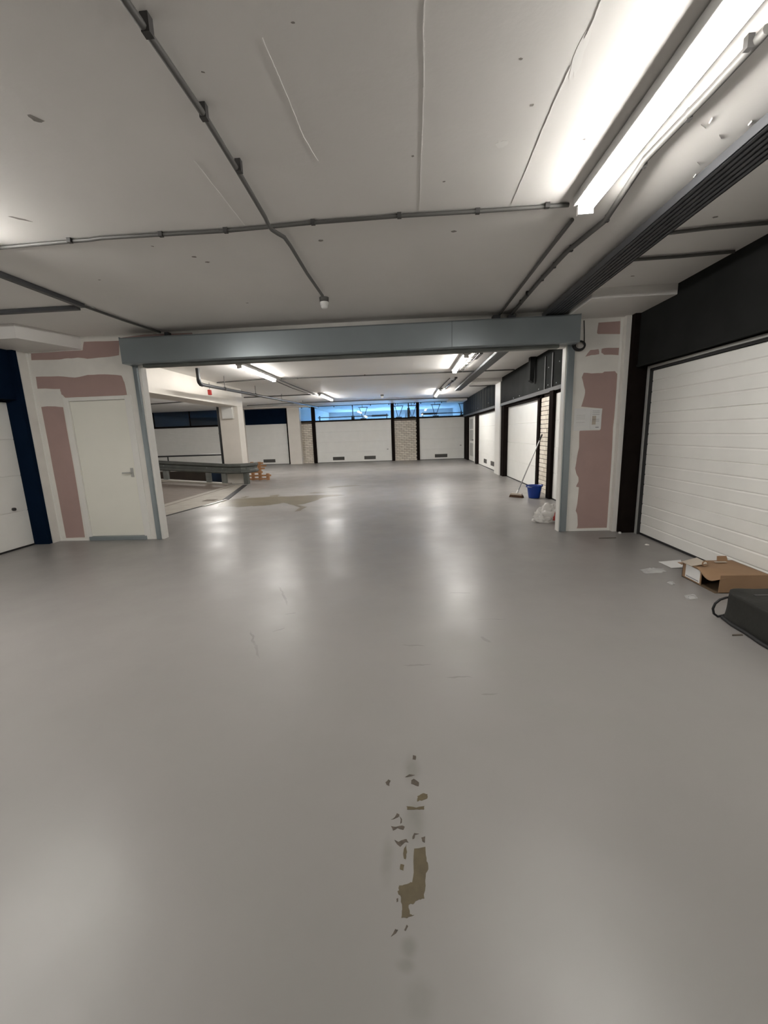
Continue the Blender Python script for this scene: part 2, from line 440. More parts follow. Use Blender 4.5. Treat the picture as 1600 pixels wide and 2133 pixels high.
RS = 0.08
rz = lambda x: max(0, (-5.58 - x)) * RS
rm = MB().hexa([(-15.9, 5.9, -.2), (-5.6, 5.9, -.2), (-5.6, 12.4, -.2), (-15.9, 12.4, -.2)], [(-15.9, 5.9, rz(-15.9)), (-5.6, 5.9, 0), (-5.6, 12.4, 0), (-15.9, 12.4, rz(-15.9))])
ramp = tag(obj('ramp_floor', rm, 'ramp'), 'brown coated car ramp rising behind the guardrail kerb', 'ramp', kind='structure')
km = MB().hexa([(-15.9, 12.34, rz(-15.9) - .02), (-5.62, 12.34, -.02), (-5.62, 12.62, -.02), (-15.9, 12.62, rz(-15.9) - .02)],
               [(-15.9, 12.34, rz(-15.9) + .085), (-5.62, 12.34, .05), (-5.62, 12.62, .05), (-15.9, 12.62, rz(-15.9) + .085)])
tag(obj('ramp_kerb', km, 'concrete'), 'pale concrete kerb along the car ramp under the guardrail', 'kerb', kind='structure')
pm = MB().hexa([(-15.9, 12.6, -1.1), (-6.6, 12.6, -.3), (-6.6, 14.45, -.3), (-15.9, 14.45, -1.1)], [(-15.9, 12.6, -.9), (-6.6, 12.6, 0), (-6.6, 14.45, 0), (-15.9, 14.45, -.9)])
pm.box(-15.9, -6.6, 14.33, 14.46, -1.2, .33).box(-15.9, -6.6, 12.56, 12.62, -1.2, 0)
tag(obj('down_ramp_floor', pm, 'pit'), 'dark brown sunken ramp behind the guardrail posts', 'ramp', kind='structure')

# ceiling: flat over the front bay, rising slightly over the rear bay
cm = MB()
cm.box(-6.2, 3.3, -9, YP, CZ0, 3.3)
ceiling = tag(obj('ceiling', cm, 'ceiling'), 'white painted concrete ceiling with seams and old fixing marks', 'ceiling', kind='structure')
for pts in ([(545, 78), (572, 140), (600, 205), (632, 285), (662, 335)], [(884, 0), (881, 60), (883, 150), (880, 260), (877, 340), (874, 440)], [(1252, 0), (1235, 45), (1218, 80)], [(1190, 135), (1160, 200), (1130, 270), (1100, 345), (1066, 424)], [(405, 335), (440, 380), (510, 470)]):
    P = [on('z', CZ0 - .001, *p) for p in pts]
    t = MB()
    for a, b in zip(P, P[1:]):
        n = 4
        for k in range(n):
            qa, qb = a.lerp(b, k / n), a.lerp(b, (k + 1) / n); j = Vector((random.uniform(-.0015, .0015), 0, 0))
            t.bar(qa + j, qb - j, random.uniform(.002, .004), .0016)
    obj('seam_ridge', t, 'paint_skim', ceiling)
# small torn paint flakes beside the strip light
for px, py, l, a in ((1465, 262, .05, .6), (1480, 250, .04, 1.3), (1447, 365, .03, 1.4), (1455, 340, .04, .7), (1500, 285, .05, .8), (1562, 255, .03, 1.4)):
    c = on('z', CZ0, px, py)
    obj('paint_flake', MB().prism([(c.x - l * .5 * math.cos(a), c.y - l * .5 * math.sin(a), CZ0), (c.x + l * .5 * math.cos(a), c.y + l * .5 * math.sin(a), CZ0), (c.x + .006, c.y + .004, CZ0)], (.002, 0, -.006)), 'ceiling', ceiling)



tag(obj('ceiling_back', B(-16, 3.3, YP, YB + .1, CZ1, 3.3), 'ceiling'), 'white painted concrete ceiling beyond the opening', 'ceiling', kind='structure')


def splat(px, py, rx, ry, a, m_, name, n=11, z=CZ0):
    c = on('z', z, px, py); pts = []
    for k in range(n):
        t = 2 * math.pi * k / n; q_ = random.uniform(.7, 1.15)
        x, y = rx * q_ * math.cos(t), ry * q_ * math.sin(t)
        pts.append((c.x + x * math.cos(a) - y * math.sin(a), c.y + x * math.sin(a) + y * math.cos(a), z + .0005))
    obj(name, MB().prism(pts, (0, 0, -.0012)), m_, ceiling)


for a in ((75, 248, .030, .018, .9), (42, 456, .055, .012, .75), (404, 535, .020, .016, 0), (432, 546, .022, .014, 0), (668, 501, .022, .017, 0), (945, 482, .024, .017, 0), (207, 583, .013, .008, 0), (515, 631, .013, .008, 0), (318, 513, .012, .006, .6)):
    splat(*a, 'mark', 'adhesive_mark')
for a in ((1085, 123, .008, .006, 0), (1108, 219, .010, .007, 0), (860, 325, .008, .007, 0), (925, 378, .009, .006, 0), (1217, 290, .008, .006, 0), (423, 150, .009, .004, .3), (610, 47, .008, .004, 0), (1490, 452, .02, .016, 0), (1318, 575, .02, .014, 0)):
    splat(*a, 'mark', 'paint_pit')
for a in ((1208, 110, .02, .12, -.1), (1045, 300, .03, .03, 0)):
    splat(*a, 'paint_skim', 'thick_paint_patch', 17)
# corner drop beams at the partition
tag(obj('ceiling_beam', B(1.98, 2.95, 4.80, 5.64, 2.735, CZ0 + .02), 'ceiling', bevel=.006), 'white drop beam under the ceiling beside the large ribbed garage door', 'beam', kind='structure')
tag(obj('ceiling_beam', MB().prism([(-5.5, 4.90, 2.672), (-4.62, 4.90, 2.672), (-4.39, 5.64, 2.672), (-5.5, 5.64, 2.672)], (0, 0, .19)), 'ceiling', bevel=.006), 'white drop beam under the ceiling above the navy post', 'beam', kind='structure')
# beam over the ramp and small drops along the garages
tag(obj('ceiling_beam', B(-5.85, -5.25, 5.78, 13.15, 2.40, 3.0), 'beam', bevel=.01), 'deep cream painted beam between ramp and garage aisle', 'beam', kind='structure')
tag(obj('ceiling_beam', B(1.95, 2.92, 12.95, 13.85, 2.84, 3.0), 'ceiling'), 'pale drop beam meeting the white column among the garages', 'beam', kind='structure')
tag(obj('ceiling_beam', B(2.0, 2.92, 20.3, 21.6, 2.86, 3.1), 'ceiling'), 'pale drop beam in the far corner beside the transom window', 'beam', kind='structure')
tag(obj('ceiling_beam', B(-8.7, -5.0, 20.9, 21.55, 2.90, 3.1), 'beam'), 'cream drop beam on top of the far white column', 'beam', kind='structure')

# enclosing walls that close the hall behind the camera and beside the ramp
tag(obj('wall_rear', B(-6.2, 3.3, -9.15, -9.0, 0, 3.0), 'plaster'), 'plain white end wall of the front bay', 'wall', kind='structure')
tag(obj('wall_ramp', B(-16.15, -16.0, 5.6, 30, -1.2, 3.3), 'plaster'), 'plain wall at the top of the ramp', 'wall', kind='structure')
tag(obj('wall_ramp_side', B(-16.0, -5.46, 5.6, 5.78, 0, 3.0), 'plaster'), 'white wall behind the partition beside the ramp', 'wall', kind='structure')

# --- partition (wall_middle)
YF = 5.62
wm = MB()
T = 5.72
wm.box(-5.22, -4.78, YF, T, 0, CZ1)
wm.box(-4.78, -3.86, YF, T, 2.04, CZ1)
wm.box(-3.86, -3.64, YF, T, 0, CZ1)
wm.box(-3.64, 2.05, YF, T, 2.43, CZ1)
wm.box(2.05, 2.73, YF, T, 0, CZ1)
wm.box(-5.48, -5.22, 5.50, T, 0, CZ0)          # returns to the garage posts
wm.box(2.725, 3.12, 5.55, T, 0, CZ0)
wall = tag(obj('wall_middle', wm, 'plaster'), 'partition wall of pink board with white filler patches', 'wall', kind='structure')


def patch(pxs, name='pink_board_patch', m='pink', th=.0025, jag=.004, sub=3):
    P = [on('y', YF, *p) for p in pxs]; out = []
    for a, b in zip(P, P[1:] + P[:1]):
        for k in range(sub):
            q = a.lerp(b, k / sub); j = jag if k else jag * .3
            out.append((q.x + random.uniform(-j, j), YF + .001, q.z + random.uniform(-j, j)))
    return obj(name, MB().prism(out, (0, -th, 0)), m, wall)


z1 = lambda *ps: [(x / 3.95, 640 + y / 3.95) for x, y in ps]
patch(z1((255, 380), (680, 355), (690, 285), (985, 275), (980, 395), (850, 412), (720, 425), (640, 415), (560, 420), (480, 430), (260, 435)))
patch(z1((295, 572), (480, 568), (620, 578), (720, 558), (860, 552), (1000, 562), (1025, 620), (1045, 720), (860, 735), (700, 738), (540, 745), (505, 715), (495, 672), (310, 670)))
patch(z1((340, 820), (420, 815), (520, 822), (610, 1330), (700, 1893), (545, 1898), (440, 1350)))
z5 = lambda *ps: [(1180 + x / 7.62, 640 + y / 7.62) for x, y in ps]
patch(z5((510, 245), (855, 220), (850, 425), (500, 425), (485, 400)), sub=2, jag=.002)
patch(z5((560, 660), (650, 645), (835, 645), (825, 760), (600, 755), (555, 720)), sub=2)
patch(z5((300, 785), (380, 680), (510, 665), (520, 745), (400, 760)), sub=2)
patch([(1216, 776.5), (1232, 778), (1255, 777), (1259, 774), (1281, 773), (1286, 779), (1284, 811), (1281, 850), (1277, 890), (1272.7, 975.5), (1269.5, 1029), (1264, 1099), (1201.6, 1100.6), (1203.7, 1092), (1202.6, 1072.5), (1199.4, 1064),
       (1202.6, 1049), (1205.3, 1024), (1205.9, 1015), (1200.5, 1014), (1202, 1009), (1205, 1003.5), (1204.8, 994), (1200.5, 986), (1198.3, 975.5), (1201.6, 954), (1206.4, 932), (1207, 900), (1208, 897),
       (1250, 896), (1255, 851), (1211, 847), (1218, 824), (1219, 812), (1215, 797), (1212, 786)], sub=2, jag=.0025)
patch([(255, 703), (300, 697), (400, 693), (402, 699), (300, 706), (255, 710)], sub=2, jag=.002)
patch([(436, 697), (560, 691), (700, 685), (788, 681), (788, 687), (700, 691), (560, 697), (436, 703)], sub=2, jag=.002)
patch([(822, 679), (930, 673), (1022, 666), (1022, 672), (930, 678), (822, 685)], sub=2, jag=.002)
# filler feathered over the joints stands proud
for z_, x0, x1 in ((.012, -5.22, -4.78), (.012, 2.18, 2.73)):
    obj('base_filler_strip', B(x0, x1, YF - .006, YF, 0, z_ + .012), 'white_paint', wall)
obj('corner_bead', B(-5.205, -5.19, YF - .008, YF + .01, 0, 2.66), 'white_paint', wall)
obj('corner_bead', B(2.69, 2.715, YF - .008, YF + .01, 0, 2.72), 'white_paint', wall)
# white jamb trims of the opening
obj('jamb_trim', B(-3.642, -3.60, YF - .015, T + .004, 0, 2.42), 'white_paint', wall, .004)
obj('jamb_trim', B(2.028, 2.052, YF - .015, T + .004, 0, 2.42), 'white_paint', wall, .004)
obj('head_trim', B(-3.64, 2.05, YF - .01, T + .004, 2.405, 2.44), 'white_paint', wall, .004)

# pedestrian door in the partition
d1 = tag(thing('door_1', (-4.32, YF, 0), 'plain cream door with grey threshold in the pink board partition', 'door', kind='structure'))
fr = MB().box(-4.785, -4.715, YF - .012, T, 0, 2.05).box(-3.895, -3.80, YF - .012, T, 0, 2.05).box(-4.715, -3.895, YF - .012, T, 2.0, 2.05)
obj('door_frame', fr, 'white_paint', d1, .004)
obj('leaf', B(-4.712, -3.898, YF + .012, YF + .055, .06, 1.995), 'leaf_white', d1, .003)
obj('threshold', B(-4.74, -3.86, YF - .03, T, 0, .058), 'steel', d1, .004)
hd = MB().tube([(-3.955, YF + .012, .985), (-3.955, YF - .045, .985), (-4.065, YF - .045, .985)], .010, 8)
hd.box(-3.975, -3.935, YF + .004, YF + .013, .92, 1.05)
obj('handle', hd, 'frame_grey', d1)
for z_ in (.35, 1.0, 1.65):
    obj('hinge', MB().tube([(-4.716, YF + .004, z_ - .045), (-4.716, YF + .004, z_ + .045)], .008, 6), 'leaf_white', d1)


# ------------------------------------------------------------------ garage doors
def garage_door(name, label, axis, plane, a0, a1, ztop, nsec=4, ribs=4, face=-1, vents=(), handle=None, depth=.045, wood_frame=None, m='door_white', z0=.02, slat=False):
    """sectional door in plane axis=plane (axis 'x' or 'y'), running a0..a1 along the other horizontal axis; face = direction of its outside"""
    base = (plane, (a0 + a1) / 2, 0) if axis == 'x' else ((a0 + a1) / 2, plane, 0)
    d = tag(thing(name, base, label, 'garage door', kind='structure'))

    def Pt(a, dep, z):                 # dep: out of the door plane towards the aisle
        return (plane + face * dep, a, z) if axis == 'x' else (a, plane + face * dep, z)
    h = (ztop - z0) / nsec
    for i in range(nsec):
        zb = z0 + i * h; zt = zb + h
        prof = [(-depth, zb), (-.010, zb), (0, zb + .005)]
        for k in range(1, ribs):
            r0 = zb + (zt - zb) * k / ribs; g = min(.011, h / ribs * .12)
            prof += [(0, r0 - g), (-.006, r0 - g * .2), (-.006, r0 + g * .2), (0, r0 + g)]
        prof += [(0, zt - .005), (-.010, zt), (-depth, zt)]
        A = [Pt(a0, p, z) for p, z in prof]; off = Vector(Pt(a1, 0, 0)) - Vector(Pt(a0, 0, 0))
        obj('panel', MB().prism(A, off), m, d)
    s = MB(); q = [Pt(a0, -depth, 0), Pt(a0, .006, 0), Pt(a0, .006, z0), Pt(a0, -depth, z0)]
    obj('bottom_seal', s.prism(q, Vector(Pt(a1, 0, 0)) - Vector(Pt(a0, 0, 0))), 'rubber', d)
    for (v0, v1, w0, w1) in vents:
        f = MB().prism([Pt(v0, .0, w0), Pt(v1, .0, w0), Pt(v1, .0, w1), Pt(v0, .0, w1)], Vector(Pt(0, .008, 0)) - Vector(Pt(0, 0, 0)))
        vg = obj('vent_grille', f, 'vent', d)
        for k in range(4):
            zc = w0 + (w1 - w0) * (k + .5) / 4
            lv = MB().prism([Pt(v0 + .02, .008, zc - .012), Pt(v0 + .02, .018, zc - .006), Pt(v0 + .02, .008, zc + .006)], Vector(Pt(v1 - .02, 0, 0)) - Vector(Pt(v0 + .02, 0, 0)))
            obj('louvre', lv, 'clip', vg)
    if handle:
        ha, hz = handle
        c = Vector(Pt(ha, 0, hz)); e = Vector(Pt(ha, .045, hz))
        obj('lock_handle', MB().tube([c, e], .018, 10).tube([e, Vector(Pt(ha + .06, .045, hz))], .011, 8), 'clip', d)
    return d


# front bay, ribbed door on the right-hand side
dR = garage_door('door_2', 'large white horizontally ribbed garage door behind the cardboard box', 'x', XR, .95, 5.40, 2.05, 4, 4, -1)
obj('track_frame', MB().box(2.955, 2.985, 5.40, 5.435, 0, 2.105).box(2.955, 2.985, .9, 5.40, 2.075, 2.105), 'frame_grey', dR)
obj('rubber_gasket', MB().box(2.968, 3.02, 5.382, 5.40, 0, 2.074).box(2.968, 3.02, .9, 5.382, 2.055, 2.074), 'rubber', dR)
dL = garage_door('door_3', 'smooth white sectional garage door beside the navy post', 'x', XL, .95, 5.43, 2.0, 4, 1, 1, handle=None)
obj('lock_button', MB().tube([(XL, 5.22, .56), (XL + .03, 5.22, .56)], .022, 10), 'clip', dL)

# black cladding over the right-hand garages, front bay
wr = MB().box(XF, 3.3, -9, 5.56, 2.12, CZ0).box(3.06, 3.3, -9, 5.6, 0, 2.12)
wall_r = tag(obj('wall_right', wr, 'black'), 'glossy black cladding above the large ribbed garage door', 'wall', kind='structure')
obj('corner_post', B(2.785, 3.1, 5.47, 5.552, 0, 2.74), 'brown', wall_r)
obj('lower_rail', B(XF - .012, XF + .02, -9, 5.47, 2.105, 2.135), 'black', wall_r)
obj('door_post', B(2.9, 3.1, .70, .93, 0, 2.12), 'brown', wall_r)
obj('side_infill', B(2.99, 3.1, -9, .70, 0, 2.12), 'door_white', wall_r)
for y in (3.55, 1.9):
    obj('screw_cap', MB().tube([(XF - .014, y, 2.20), (XF + .01, y, 2.20)], .014, 8), 'frame_grey', wall_r)
wl = MB().box(-5.75, -5.30, -9, 5.46, 2.03, CZ0).box(-5.75, -5.52, -9, 5.5, 0, 2.03)
wall_l = tag(obj('wall_left', wl, 'navy'), 'navy blue cladding above the smooth white garage door', 'wall', kind='structure')
obj('corner_post', B(-5.48, -5.235, 5.44, 5.502, 0, 2.68), 'navy', wall_l)
obj('side_infill', B(-5.53, -5.44, -9, .90, 0, 2.03), 'door_white', wall_l)

# --- rear bay, garages along the right-hand side
wr2 = MB().box(XF, 3.3, 5.78, YB, 2.16, 3.1).box(3.06, 3.3, 5.6, YB, 0, 2.16)
wall_r2 = tag(obj('wall_right_back', wr2, 'black'), 'black cladding over the garages beyond the opening', 'wall', kind='structure')
obj('lower_rail', B(XF - .03, XF + .02, 5.80, 13.0, 2.115, 2.19), 'clip', wall_r2)
obj('lower_rail', B(XF - .03, XF + .02, 13.8, 21.6, 2.115, 2.19), 'clip', wall_r2)
for y in (8.5, 8.93):
    obj('vertical_rail', B(XF - .022, XF + .01, y - .025, y + .025, 2.19, 2.84), 'clip', wall_r2)
for y in [14.2 + .55 * k for k in range(13)]:
    obj('cladding_joint', B(XF - .006, XF + .01, y - .012, y + .012, 2.19, cz(y) - .02), 'navy', wall_r2)
for y, z_ in ((8.15, 2.62), (8.75, 2.26), (8.28, 2.25), (9.35, 2.24), (10.9, 2.24), (11.5, 2.23), (8.75, 2.60), (15.0, 2.35), (17.2, 2.30)):
    obj('bolt_cap', MB().tube([(XF - .012, y, z_), (XF + .01, y, z_)], .012, 8), 'metal', wall_r2)
obj('door_post', B(2.80, 2.94, 8.30, 8.51, 0, 2.12), 'brown', wall_r2)
obj('door_post', B(2.90, 3.1, 9.43, 9.58, 0, 2.12), 'brown', wall_r2)
obj('door_post', B(2.87, 3.1, 12.72, 13.06, 0, 2.12), 'brown', wall_r2)
obj('door_post', B(2.90, 3.1, 17.82, 18.22, 0, 2.16), 'brown', wall_r2)
obj('door_post', B(2.92, 3.1, 20.55, 21.69, 0, 2.16), 'brown', wall_r2)
obj('door_post', B(2.85, 3.1, 5.80, 6.0, 0, 2.12), 'brown', wall_r2)
obj('head_rail', B(2.87, 3.08, 5.8, 8.3, 2.06, 2.16), 'brown', wall_r2)
obj('head_rail', B(2.9, 3.08, 9.3, 13.0, 2.06, 2.16), 'brown', wall_r2)
obj('head_rail', B(2.9, 3.08, 13.8, 21.6, 2.06, 2.16), 'brown', wall_r2)
tag(obj('column', B(2.83, 3.15, 13.07, 13.80, 0, 2.98), 'white_paint', bevel=.008), 'slim white column between two garage doors', 'column', kind='structure')
garage_door('door_4', 'white garage door half hidden behind the opening jamb, past the bucket', 'x', 2.862, 6.02, 8.30, 2.06, 4, 1, -1)
garage_door('door_5', 'white garage door with the broom leaning across it', 'x', XR, 9.58, 12.70, 2.06, 4, 1, -1)
garage_door('door_6', 'white garage door with two square vents beside the slim column', 'x', XR, 13.82, 17.80, 2.08, 4, 1, -1, vents=((14.62, 15.20, .15, .31), (16.0, 16.58, .15, .31)))
dN = tag(thing('door_7', (XR, 19.6, 0), 'narrow white glazed door beside the far corner', 'door', kind='structure'))
obj('leaf', B(2.98, 3.03, 19.0, 20.5, .03, 2.06), 'door_white', dN, .004)
for k, (a, b) in enumerate(((.25, .85), (.95, 1.45), (1.5, 1.95))):
    obj('pane', B(2.972, 2.984, 19.25, 20.2, a, b), 'frame_grey', dN)
obj('handle', MB().tube([(2.98, 19.15, 1.0), (2.93, 19.15, 1.0), (2.93, 19.27, 1.0)], .012, 8), 'clip', dN)
obj('white_edge_post', B(2.94, 3.06, 18.22, 18.55, 0, 2.06), 'white_paint', wall_r2)
obj('edge_infill', B(3.0, 3.06, 18.55, 19.0, 0, 2.06), 'white_paint', wall_r2)

# --- rear wall: garages, brick piers, transom glazing
wb = MB()
wb.box(-16.0, -5.0, YB + .05, YB + .12, 2.955, 3.3)
wb.box(-5.0, 3.3, YB + .05, YB + .12, 2.94, 3.3)
wb.box(-9.75, -8.60, YB + .0, YB + .12, 0, 2.99)
wall_b = tag(obj('wall_back', wb, 'beam'), 'far wall of garages with glazed transom and brick piers', 'wall', kind='structure')
DK = 'brown'
for x0, x1 in ((-5.03, -4.85), (-.865, -.70), (.445, .60), (2.90, 3.15)):
    obj('garage_post', B(x0, x1, YB - .06, YB + .08, 0, 2.99), DK, wall_b)
obj('garage_post', B(-6.38, -6.24, YB - .05, YB + .08, 0, 2.95), DK, wall_b)
obj('transom_rail', B(-5.62, -5.03, YB - .04, YB + .06, 2.15, 2.225), DK, wall_b)
obj('transom_rail', B(-4.85, -.865, YB - .04, YB + .06, 2.14, 2.215), DK, wall_b)
obj('transom_rail', B(-.70, .445, YB - .04, YB + .06, 2.15, 2.215), DK, wall_b)
obj('transom_rail', B(.60, 2.90, YB - .04, YB + .06, 2.14, 2.215), DK, wall_b)
obj('transom_head', B(-5.62, 2.90, YB - .03, YB + .06, 2.925, 2.965), 'tray', wall_b)
for x0, x1 in ((-5.60, -5.03), (-4.85, -.865), (-.70, .445), (.60, 2.90)):
    obj('glass_pane', B(x0, x1, YB + .00, YB + .008, 2.215, 2.93), 'glass', wall_b)
    n = max(1, int((x1 - x0) / .95))
    for k in range(n + 1):
        x = x0 + .08 + (x1 - x0 - .16) * k / max(1, n)
        obj('glazing_clip', B(x - .018, x + .018, YB - .02, YB + .0, 2.87, 2.925), DK, wall_b)
# closed dark panel above the first far garage, tinted glazing over the ramp shutter
obj('dark_panel', B(-8.60, -6.30, YB - .02, YB + .06, 2.12, 2.96), 'navy', wall_b)
obj('transom_rail', B(-16, -9.6, YB - .04, YB + .06, 2.10, 2.19), DK, wall_b)
obj('transom_head', B(-16, -9.6, YB - .03, YB + .06, 2.95, 3.05), DK, wall_b)
for k in range(3):
    obj('glass_pane', B(-15.6 + 2.0 * k, -13.64 + 2.0 * k, YB, YB + .008, 2.19, 2.95), 'glass_dark', wall_b)
    obj('mullion', B(-13.64 + 2.0 * k, -13.60 + 2.0 * k, YB - .01, YB + .05, 2.19, 2.95), DK, wall_b)

# bricks: each its own piece, sharing meshes
bricks_me = []
for k in range(4):
    mb = MB().box(-.119, .119, -.012, .05, 0, .080)
    me = bpy.data.meshes.new('brick'); me.from_pydata(mb.v, [], mb.f); me.update()
    me.materials.append(M['brick' if k % 2 == 0 else 'brick_b']); bricks_me.append(me)
half_me = []
for k in range(2):
    mb = MB().box(-.054, .054, -.012, .05, 0, .080)
    me = bpy.data.meshes.new('brick_half'); me.from_pydata(mb.v, [], mb.f); me.update()
    me.materials.append(M['brick' if k % 2 == 0 else 'brick_b']); half_me.append(me)


def brick_pier(axis, plane, a0, a1, zt, parent, pitch=.0935):
    if axis == 'y':
        core = B(a0, a1, plane + .004, plane + .07, 0, zt)
    else:
        core = B(plane + .004, plane + .07, a0, a1, 0, zt)
    pier = obj('brick_pier', core, 'mortar', parent)
    rows = int(zt / pitch); W = .25
    for r in range(rows):
        a = a0 + (0 if r % 2 == 0 else -W / 2)
        while a < a1 - .02:
            lo, hi = max(a, a0), min(a + W - .012, a1)
            if hi - lo > .04:
                full = hi - lo > .2
                o = bpy.data.objects.new('brick', random.choice(bricks_me if full else half_me))
                c = (lo + hi) / 2; z_ = r * pitch + .008; dj = random.uniform(-.003, .003)
                o.location = (c, plane + dj, z_) if axis == 'y' else (plane + dj, c, z_)
                o.scale = ((hi - lo) / (.238 if full else .108), 1, 1)
                if axis == 'x': o.rotation_euler = (0, 0, -math.pi / 2)
                o.parent = pier; COL.objects.link(o)
            a += W
    return pier


brick_pier('y', YB, -5.61, -5.03, 2.15, wall_b)
brick_pier('y', YB, -.70, .445, 2.15, wall_b)
brick_pier('x', 2.95, 8.51, 9.43, 2.12, wall_r2)
tag(obj('column', B(-6.24, -5.60, YB - .32, YB + .08, 0, 2.95), 'beam', bevel=.01), 'cream white column between brick pier and far garage', 'column', kind='structure')

garage_door('door_8', 'wide far garage door with two vents between brick piers', 'y', YB, -4.85, -.865, 2.14, 4, 1, -1, vents=((-4.02, -3.40, .125, .30), (-2.34, -1.73, .125, .30)), handle=(-1.1, .62))
garage_door('door_9', 'far garage door with one vent at the corner of the hall', 'y', YB, .60, 2.90, 2.14, 4, 1, -1, vents=((1.38, 2.03, .11, .28),), handle=(2.7, .70))
garage_door('door_10', 'far garage door with one vent behind the guardrail end', 'y', YB, -8.60, -6.38, 2.14, 4, 1, -1, vents=((-7.80, -7.15, .115, .285),))
garage_door('door_11', 'white finely slatted shutter beyond the ramp handrail', 'y', YB, -15.6, -9.75, 2.10, 4, 6, -1)

# garages behind the glazing
gm = MB().box(-5.75, 3.3, 30.0, 30.12, 0, 3.2).box(-5.75, -5.66, YB + .13, 30, 0, 3.2).box(3.2, 3.3, YB + .13, 30, 0, 3.2).box(-.15, -.05, 23.6, 30, 0, 2.5)
tag(obj('wall_garage_interior', gm, 'inner'), 'pale inner walls of the daylit garages seen through the transom', 'wall', kind='structure')
tag(obj('ceiling_garage', B(-5.75, 3.3, YB + .13, 30.1, 3.05, 3.2), 'inner'), 'blue daylit garage ceiling seen through the transom', 'ceiling', kind='structure')
gm = MB().box(-16, -8.6, 30.0, 30.12, 0, 3.2).box(-8.7, -8.6, YB + .13, 30, 0, 3.2)
tag(obj('wall_side_garage_interior', gm, 'inner'), 'inner walls of the dim garage behind the tinted glazing', 'wall', kind='structure')
tag(obj('ceiling_side_garage', B(-16, -8.6, YB + .13, 30.1, 3.05, 3.2), 'inner'), 'ceiling of the dim garage behind the tinted glazing', 'ceiling', kind='structure')
for k, (x0, x1) in enumerate(((-5.0, -1.5), (-1.0, 2.6), (-14.2, -10.2))):
    wn = tag(thing('window_%d' % (k + 1), ((x0 + x1) / 2, 29.98, .8), 'rear window letting daylight into the garage', 'window', 'garage rear windows', 'structure'))
    obj('window_frame', MB().box(x0, x1, 29.9, 30, .74, .8).box(x0, x1, 29.9, 30, 1.9, 1.96).box(x0 - .05, x0, 29.9, 30, .74, 1.96).box(x1, x1 + .05, 29.9, 30, .74, 1.96), 'white_paint', wn)
    obj('pane', B(x0, x1, 29.95, 29.958, .8, 1.9), 'glass', wn)

# ramp column with its box and pipe
tag(obj('column', B(-5.85, -5.25, 12.72, 13.15, 0, 2.41), 'beam', bevel=.012), 'thick cream column at the foot of the ramp', 'column', kind='structure')
bx = MB(); a = on('y', 12.68, 462, 843); b = on('y', 12.68, 488, 872)
jb = thing('junction_box', ((a.x + b.x) / 2, 12.7, b.z), 'white box fixed high on the thick ramp column', 'junction box')
obj('box_body', B(a.x, b.x, 12.60, 12.72, b.z, a.z), 'white_paint', jb, .006)
obj('lid', B(a.x + .012, b.x - .012, 12.592, 12.602, b.z + .012, a.z - .012), 'white_plastic', jb, .003)
pp = thing('drain_pipe', (-5.90, 12.8, 0), 'dark vertical downpipe on the thick ramp column', 'pipe')
obj('pipe', MB().tube([(-5.91, 12.80, 0), (-5.91, 12.80, 2.95)], .045, 12), 'dark_pipe', pp)
for z_ in (.4, 1.6):
    obj('bracket', MB().tube([(-5.91, 12.80, z_ - .02), (-5.91, 12.80, z_ + .02)], .052, 12).box(-5.91, -5.83, 12.78, 12.82, z_ - .012, z_ + .012), 'clip', pp)


# ================================================================== THINGS
# --- roller shutter over the opening
YS = 5.36
a = on('y', YS, 249, 714); b = on('y', YS, 251, 755.5); c = on('y', YS, 1172, 717); d = on('y', YS, 1210, 662)
zb = (b.z + c.z) / 2; zt = 2.735
x0 = a.x; x1 = d.x
rs = thing('roller_shutter', ((x0 + x1) / 2, YF, 0), 'blue-grey steel roller shutter box with guide rails around the opening', 'roller shutter')
prof = [(YF, zb + .02), (YF, zt), (YS + .02, zt), (YS, zt - .02), (YS, zb + .015), (YS + .015, zb), (YS + .10, zb)]
obj('shutter_box', MB().prism([(x0, y, z) for y, z in prof], (x1 - x0, 0, 0)), 'steel', rs)
obj('end_plate', B(x0 - .006, x0, YS, YF, zb, zt + .004), 'steel', rs)
obj('end_plate', B(x1, x1 + .006, YS, YF, zb, zt + .004), 'steel', rs)
obj('bottom_bar', B(x0 + .2, x1 - .2, YS + .10, YS + .20, zb - .035, zb + .03), 'galv_dark', rs, .004)
xs = x0 + (x1 - x0) * .735
obj('box_joint', B(xs - .002, xs + .002, YS - .003, YS + .01, zb + .01, zt - .01), 'tray', rs)
obj('guide_rail', MB().box(-3.705, -3.645, YF - .03, YF, 0, zb + .02).box(-3.645, -3.632, YF - .03, YF - .018, 0, zb + .02), 'steel', rs, .004)
obj('guide_rail', MB().box(2.055, 2.135, YF - .03, YF, 0, zb + .02).box(2.043, 2.055, YF - .03, YF - .018, 0, zb + .02), 'steel', rs, .004)


